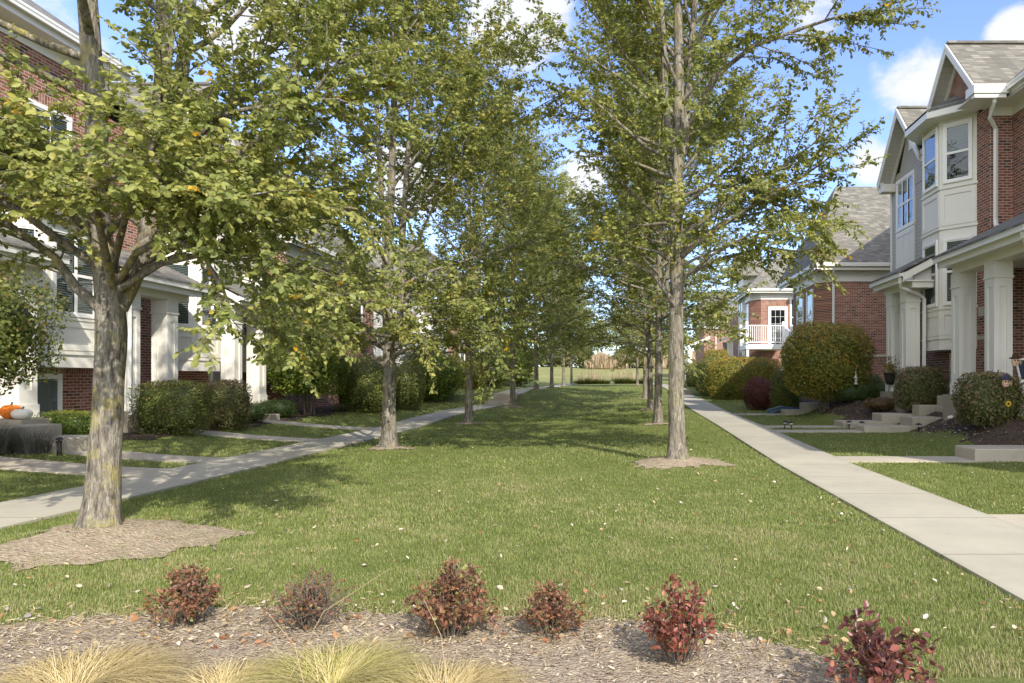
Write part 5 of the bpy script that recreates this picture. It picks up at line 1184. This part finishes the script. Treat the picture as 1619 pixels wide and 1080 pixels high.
def fn_edge(rng, n):
    X = rng.uniform(-4.3, 1.9, n); Y = bed_edge(X)+rng.normal(-.12, .22, n); return X, Y
scatter('dry_clippings', 7000, fn_edge, .05, 'tuft_straw', 31, 'dry straw clippings strewn along the edge of the foreground bed', 'clippings', .5, .02, .07, 0)
# dry stalks leaning over the foreground grasses
m = MB(); rng = random.Random(4)
for k in range(4):
    x = -1.1+rng.uniform(-.5, .6); y = 2.95+rng.uniform(-.1, .3); L = rng.uniform(.35, .75); a = rng.uniform(-.9, 1.2)
    m.tube([(x, y, .0), (x+a*L*.3, y+.05, L*.5), (x+a*L*.8, y+.1, L*.75)], [.0016, .0013, .0008], 4, False)
tag(m.build('dry_stalks', 'burlap'), 'thin straw seed stalks leaning over the foreground grass mounds', 'stalks', kind='stuff')
# ------------------------------------------------------------------ small things
def path_light(x, y, hh, label, tilt=0):
    par = empty('path_light', (x, y, h(x, y)), label, 'garden light', 'low garden lights by the right walks')
    m = MB(); m.smooth = True; m.lathe((0, 0, 0), [(.012, 0), (.012, hh*.45), (.03, hh*.5), (.038, hh*.78), (.03, hh*.8)], 10); o = m.build('body', 'black_metal'); o.parent = par
    m = MB(); m.smooth = True; m.lathe((0, 0, 0), [(.03, hh*.8), (.085, hh*.82), (.08, hh*.86), (.03, hh*.97), (.008, hh)], 12); o = m.build('cap', 'black_metal'); o.parent = par
    m = MB(); m.lathe((0, 0, 0), [(.024, hh*.56), (.045, hh*.6), (.045, hh*.76), (.024, hh*.79)], 8); o = m.build('lens', 'pale_shell'); o.parent = par
    par.rotation_euler = (tilt, tilt*.5, 0)
for (px, Y, l, tl) in ((1240,17.7,'black path light left of its pair where the walks meet the path',.12),(1251,17.4,'path light right of the pair where the walks meet the path',-.1),(1342,17.6,'path light before the end of the farther right walk',0),(1362,17.4,'path light between the two right walks',0),(1452,16.2,'path light against the block of the right steps',0)):
    path_light((px-990)/1080*Y, Y, .22, l, tl)
def lantern_left():
    x, y = -9.3, 11.2; par = empty('path_light', (x, y, h(x, y)), 'black post light at the left concrete steps', 'garden light', 'low garden lights by the right walks'); par['group'] = 'garden light by the left steps'
    m = MB(); m.lathe((0, 0, 0), [(.035, 0), (.035, .22), (.045, .23), (.045, .25)], 12); o = m.build('body', 'black_metal'); o.parent = par
    m = MB(); m.lathe((0, 0, 0), [(.05, .27), (.05, .29), (.02, .31)], 12); m.lathe((0, 0, 0), [(.02, .25), (.02, .27)], 8); o = m.build('cap', 'black_metal'); o.parent = par
    del par['group']
lantern_left()
def pumpkin(c, r, mat, label, sq):
    par = empty('pumpkin', c, label, 'pumpkin'); m = MB(); m.smooth = True; n = 40; prof = [(.15, .02), (.6, .06), (.9, .3), (1, .55), (.93, .82), (.65, 1.05), (.25, 1.1), (.08, 1.02)]
    rg = []
    for (a, b) in prof: rg.append([m.P((a*r*(1+.06*abs(math.sin(5*2*math.pi*q/n))-.03)*math.cos(2*math.pi*q/n), a*r*(1+.06*abs(math.sin(5*2*math.pi*q/n))-.03)*math.sin(2*math.pi*q/n), b*r*sq)) for q in range(n)])
    for k in range(len(rg)-1):
        for q in range(n): m.f.append([rg[k][q], rg[k][(q+1)%n], rg[k+1][(q+1)%n], rg[k+1][q]]); m.mi.append(0)
    m.f.append(rg[0][::-1]); m.f.append(rg[-1]); m.mi += [0, 0]
    m.build('fruit', mat).parent = par
    s = MB(); s.tube([(0, 0, r*sq*1.0), (.01, 0, r*sq*1.15), (.03, 0, r*sq*1.3)], [.02, .015, .018], 6); s.build('stalk', 'stem').parent = par
pumpkin((-10.95, 12.15, .70), .155, 'orange', 'orange pumpkin on the left porch ledge', 1.45)
pumpkin((-10.62, 12.0, .70), .15, 'cream_pumpkin', 'creamy white pumpkin beside the orange one', 1.1)
m = MB(); m.box(-11.3, -10.4, 11.75, 12.35, .3, .698); tag(m.build('porch_ledge', 'concrete_light'), 'low concrete ledge carrying the two pumpkins', 'ledge')
def planter_pot(c, r, hh, mat, label):
    par = empty('planter', c, label, 'planter'); m = MB(); m.smooth = True; m.lathe((0, 0, 0), [(r*.55, 0), (r*.8, hh*.3), (r*.95, hh*.8), (r, hh*.88), (r*1.06, hh*.9), (r*1.06, hh), (r*.9, hh), (r*.88, hh*.85)], 20); m.build('pot', mat).parent = par; return par
planter_pot((-11.0, 18.6, .62), .25, .45, 'teal', 'teal glazed pot between two left porch columns')
p_ = planter_pot((7.62, 19.75, 1.25), .17, .35, 'black_metal', 'dark hanging basket of autumn flowers by the far right column')
def tuft_child(par, n, hh, mat, seed, zz, sc=.2):
    rng = np.random.RandomState(seed); P = rng.normal(0, sc*.4, (n, 3)); P[:, 2] = zz+rng.uniform(0, hh, n); D = P*v3(1, 1, .3)+v3(0, 0, .2)+rng.normal(0, .15, (n, 3))
    V, F, tn = leaf_geo(P, D, v3(0, 0, 1)+rng.normal(0, .5, (n, 3)), .06*rng.uniform(.6, 1.3, n), .035, rng.uniform(0, 1, n), 0); mesh_np('flowers', V, F, (mat,), None, tn).parent = par
tuft_child(p_, 260, .25, 'hedge_gold', 3, .33); tuft_child(p_, 120, .5, 'shrub_red', 4, .3, .28)
m = MB(); m.tube([(0, .1, 0-1.0), (-.05, .1, -.5), (.0, .05, 0), (.1, 0, .05)], .008, 5); m.build('bracket', 'black_metal').parent = p_
def scarecrow(c, label, hat, s=1.):
    par = empty('scarecrow_face', c, label, 'decoration', 'scarecrow stake decorations in the shrub')
    m = MB(); m.smooth = True; prof = [(.3, -1), (.75, -.75), (1, -.2), (1, .2), (.8, .7), (.35, .98), (.02, 1.0)]; m.lathe((0, 0, 0), [(a*.10*s, b*.12*s) for a, b in prof], 18, (1, .45)); m.build('face', 'skin_doll').parent = par
    m = MB(); m.smooth = True; m.lathe((0, 0, .06*s), [(.03*s, 0), (.16*s, .01), (.15*s, .03), (.09*s, .04), (.075*s, .12*s), (.03*s, .15*s)], 16, (1, .6)); m.build('hat', hat).parent = par
    m = MB()
    for (x, z) in ((-.035, .02), (.035, .02)): m.lathe((x*s, -.047*s, z*s), [(.001, -.02), (.012, -.008), (.012, .008), (.001, .02)], 8)
    m.box(-.03*s, .03*s, -.05*s, -.042*s, -.05*s, -.042*s); m.build('eyes', 'brown').parent = par
    rng = np.random.RandomState(5); n = 40; a = rng.choice([-1, 1], n); P = np.stack([a*.085*s, rng.normal(-.03, .01, n), rng.uniform(-.06, .06, n)*s], 1); D = np.stack([a*.5, rng.normal(-.1, .1, n), rng.normal(-.6, .4, n)], 1)
    V, F, tn = leaf_geo(P, D, rng.normal(0, 1, (n, 3)), .07*s, .01, rng.uniform(.3, 1, n), 0); mesh_np('straw_hair', V, F, ('tuft_straw',), None, tn).parent = par
    m = MB(); m.tube([(0, .03, -.1*s), (0, .04, -.9*s)], .008, 5); m.build('stake', 'stem').parent = par
scarecrow(((1590-990)/1080*13.28, 13.28, 1.34), 'scarecrow face with a navy hat on the front of the clipped shrub', 'navy', .75)
scarecrow(((1605-990)/1080*13.7, 13.7, 1.76), 'scarecrow face with a brown hat above the shrub top', 'brown', .8)
par = empty('artificial_sunflower', ((1594-990)/1080*13.25, 13.25, .93), 'yellow artificial sunflower below the navy-hatted scarecrow', 'flower')
m = MB()
for k in range(12):
    a = k*math.pi/6; m.hexa([(math.cos(a-.2)*.02, 0, math.sin(a-.2)*.02), (math.cos(a+.2)*.02, 0, math.sin(a+.2)*.02), (math.cos(a+.2)*.02, .006, math.sin(a+.2)*.02), (math.cos(a-.2)*.02, .006, math.sin(a-.2)*.02)],
        [(math.cos(a-.15)*.055, -.004, math.sin(a-.15)*.055), (math.cos(a+.15)*.055, -.004, math.sin(a+.15)*.055), (math.cos(a+.15)*.055, .003, math.sin(a+.15)*.055), (math.cos(a-.15)*.055, .003, math.sin(a-.15)*.055)])
m.build('petals', 'sunflower').parent = par
m = MB(); m.tube([(0, -.012, 0), (0, .01, 0)], .024, 12); m.build('centre', 'brown').parent = par
m = MB(); m.tube([(0, .005, -.02), (0, .02, -.4)], .005, 5); m.build('stalk', 'stem').parent = par
par = empty('porch_sign', (8.17, 14.05, 1.06), 'tall white wooden sign leaning at the right picture edge', 'sign'); m = MB()
m.hexa([(0, 0, 0), (.28, 0, 0), (.28, .03, 0), (0, .03, 0)], [(-.13, .08, .78), (.15, .08, .78), (.15, .11, .78), (-.13, .11, .78)]); m.build('board', 'trim_white').parent = par
m = MB(); m.hexa([(-.025, .028, .34), (.175, .028, .34), (.175, .035, .34), (-.025, .035, .34)], [(-.095, .066, .74), (.11, .066, .74), (.11, .073, .74), (-.095, .073, .74)]); m.build('panel', 'navy').parent = par
# blue tarp-like bundle, downspout extension, hanging feeder
m = MB(); rng = random.Random(9)
for k in range(7):
    y = 24.0+rng.uniform(-.2, .2); x = 4.95+rng.uniform(-.1, .2); z = h(5.3, 24)+.02+k*.02
    m.tube([(x, y, z), (x+.45, y+rng.uniform(-.15, .15), z+.10), (x+1.0, y+rng.uniform(-.2, .2), z+.05)], [.03, .045, .02], 6)
tag(m.build('hose_bundle', 'blue_plastic'), 'flat blue-grey coiled hose bundle lying by the red shrub', 'hose')
par = empty('bird_feeder', (7.05, 21.0, 1.25), 'small pale bird feeder hanging in the big round shrub', 'bird feeder')
m = MB(); m.lathe((0, 0, 0), [(.07, 0), (.07, .02), (.045, .03), (.045, .2)], 10); m.build('tube', 'pale_shell').parent = par
m = MB(); m.lathe((0, 0, .2), [(.07, 0), (.06, .02), (.01, .07), (.006, .3)], 10); m.build('cap', 'trim_white').parent = par
# white rocks by the steps
for k, (x, y) in enumerate(((7.55, 15.9),(7.75, 15.7))):
    m = MB(); m.smooth = True; m.lathe((x, y, h(x, y)-.01), [(.04, 0), (.075, .03), (.06, .075), (.02, .095)], 9, (1.2, .8)); tag(m.build('rock', 'cream_pumpkin'), ('larger' if k == 0 else 'smaller')+' white stone beside the right steps', 'stone', 'white stones by the right steps')
# ------------------------------------------------------------------ far field
GO = 'row of ornamental grasses at the far end of the lawn'
for k in range(10):
    x = -4.3+k*.62+(.5 if k > 4 else 0); y = 60.5-.25*k*.4
    bush_n = ['leftmost','second','third','fourth','fifth','sixth','seventh','eighth','ninth','rightmost'][k]
    spiky('%s dark-footed plume grass in the far row, counted from the left' % bush_n, (x, y), 420, .62+.12*((k*7) % 4), 1.1, 'hedge_leaf', 100+k, .03, .45, 'plume_grass', 'grass clump', GO, .5)
rng = np.random.RandomState(8); n = 9000
X = rng.uniform(-4.6, 2.5, n); Y = rng.uniform(60, 62, n); Z = H(X, Y)
def standing(name, X, Y, L, wd, mat, seed, label, cat, lean=.12):
    rng = np.random.RandomState(seed); n = len(X); L = L*(.72+.28*np.sin(X*1.3+seed)*np.sin(X*.47+1)); P = np.stack([X, Y, H(X, Y)], 1); D = nrm(v3(0, 0, 1)+rng.normal(0, lean, (n, 3)))
    V, F, tn = leaf_geo(P, D, rng.normal(0, 1, (n, 3)), L*rng.uniform(.7, 1.15, n), wd, np.clip(rng.normal(.6, .25, n), 0, 1), 0); tag(mesh_np(name, V, F, (mat,), None, tn), label, cat, kind='stuff')
cx = np.array([-4.0, -3.4, -2.9, -2.3, -1.2, -.6, .1, .8, 1.5]); X = cx[rng.randint(0, 9, n)]+rng.normal(0, .16, n); k = rng.uniform(size=n) < .045; standing('grass_plumes', X[k], Y[k], 1.7, .028, 'reed', 2, 'thin pale plumes above the far ornamental grasses', 'grass plumes')
X = np.clip(rng.normal(-3.0, 1.5, 3200), -6, 0); Y = rng.uniform(99, 103, 3200); standing('reed_bed', X, Y, 2.6, .16, 'reed', 3, 'stand of tall tan reeds on the far slope', 'reeds')
X = rng.uniform(4, 34, 5200); Y = rng.uniform(99, 104, 5200); standing('reed_bed', X, Y, 2.4, .16, 'reed', 4, 'tan reeds on the far slope at the right', 'reeds')
rng = np.random.RandomState(21); n = 52000; X = rng.uniform(-70, 75, n); Y = rng.uniform(112, 124, n)
Ztop = 2.6+1.6*np.sin(X*.31)*np.sin(X*.13+1)+1.2*np.sin(X*.9+2)+1.5*(X < -8); P = np.stack([X, Y, H(X, Y)+np.maximum(Ztop, .8)*rng.uniform(0, 1, n)**.8], 1)
V, F, tn = leaf_geo(P, rng.normal(0, 1, (n, 3)), rng.normal(0, 1, (n, 3)), .55*rng.uniform(.6, 1.3, n), .4, np.clip(rng.normal(.45, .2, n)+.2*np.sin(X*.5), 0, .97), 0)
tag(mesh_np('distant_thicket', V, F, ('thicket',), None, tn), 'low olive and tan thicket along the far skyline', 'thicket', kind='stuff')
# far trees
def far_tree(x, y, hh, seed, label):
    rng = np.random.RandomState(seed); z0 = h(x, y)-.1; par = empty('woodland_tree', (x, y, z0), label, 'tree', 'thin trees along the far skyline')
    m = MB(); m.tube([(0, 0, 0), (.1, 0, hh*.4), (0, .1, hh*.9)], [.16, .11, .03], 6, False); P = []
    for k in range(26):
        z = hh*rng.uniform(.25, .92); a = rng.uniform(0, 6.28); L = hh*.28*(1.15-z/hh); e = v3(math.cos(a)*L, math.sin(a)*L, z+L*.9)
        m.tube([(0, 0, z), e], [.05, .012], 4, False)
        for q in range(60): P.append(v3(0, 0, z)+(e-v3(0, 0, z))*rng.uniform(.35, 1.1)+rng.normal(0, .35, 3))
    m.build('trunk', 'stem_gray').parent = par; P = np.array(P); n = len(P)
    V, F, tn = leaf_geo(P, rng.normal(0, 1, (n, 3)), rng.normal(0, 1, (n, 3)), .32*rng.uniform(.6, 1.3, n), .2, np.clip(rng.normal(.5, .2, n), 0, .93), 0)
    mesh_np('crown', V, F, ('tree_leaf',), None, tn).parent = par
fx = [(-22,112,11),(-17,108,10),(-13,115,12),(-9,110,10.5),(-6.5,116,11.5),(-4,109,9.5),(-1.8,118,12),(.2,111,10),(2.6,116,11),(5,110,9),(8,114,10.5),(12,112,11),(17,116,11),(24,112,10)]
ORD = ['leftmost','second','third','fourth','fifth','sixth','seventh','eighth','ninth','tenth','eleventh','twelfth','thirteenth','rightmost']
for k, (x, y, hh) in enumerate(fx): far_tree(x, y, hh*.85, 200+k, '%s thin tree on the far skyline, counted from the left' % ORD[k])
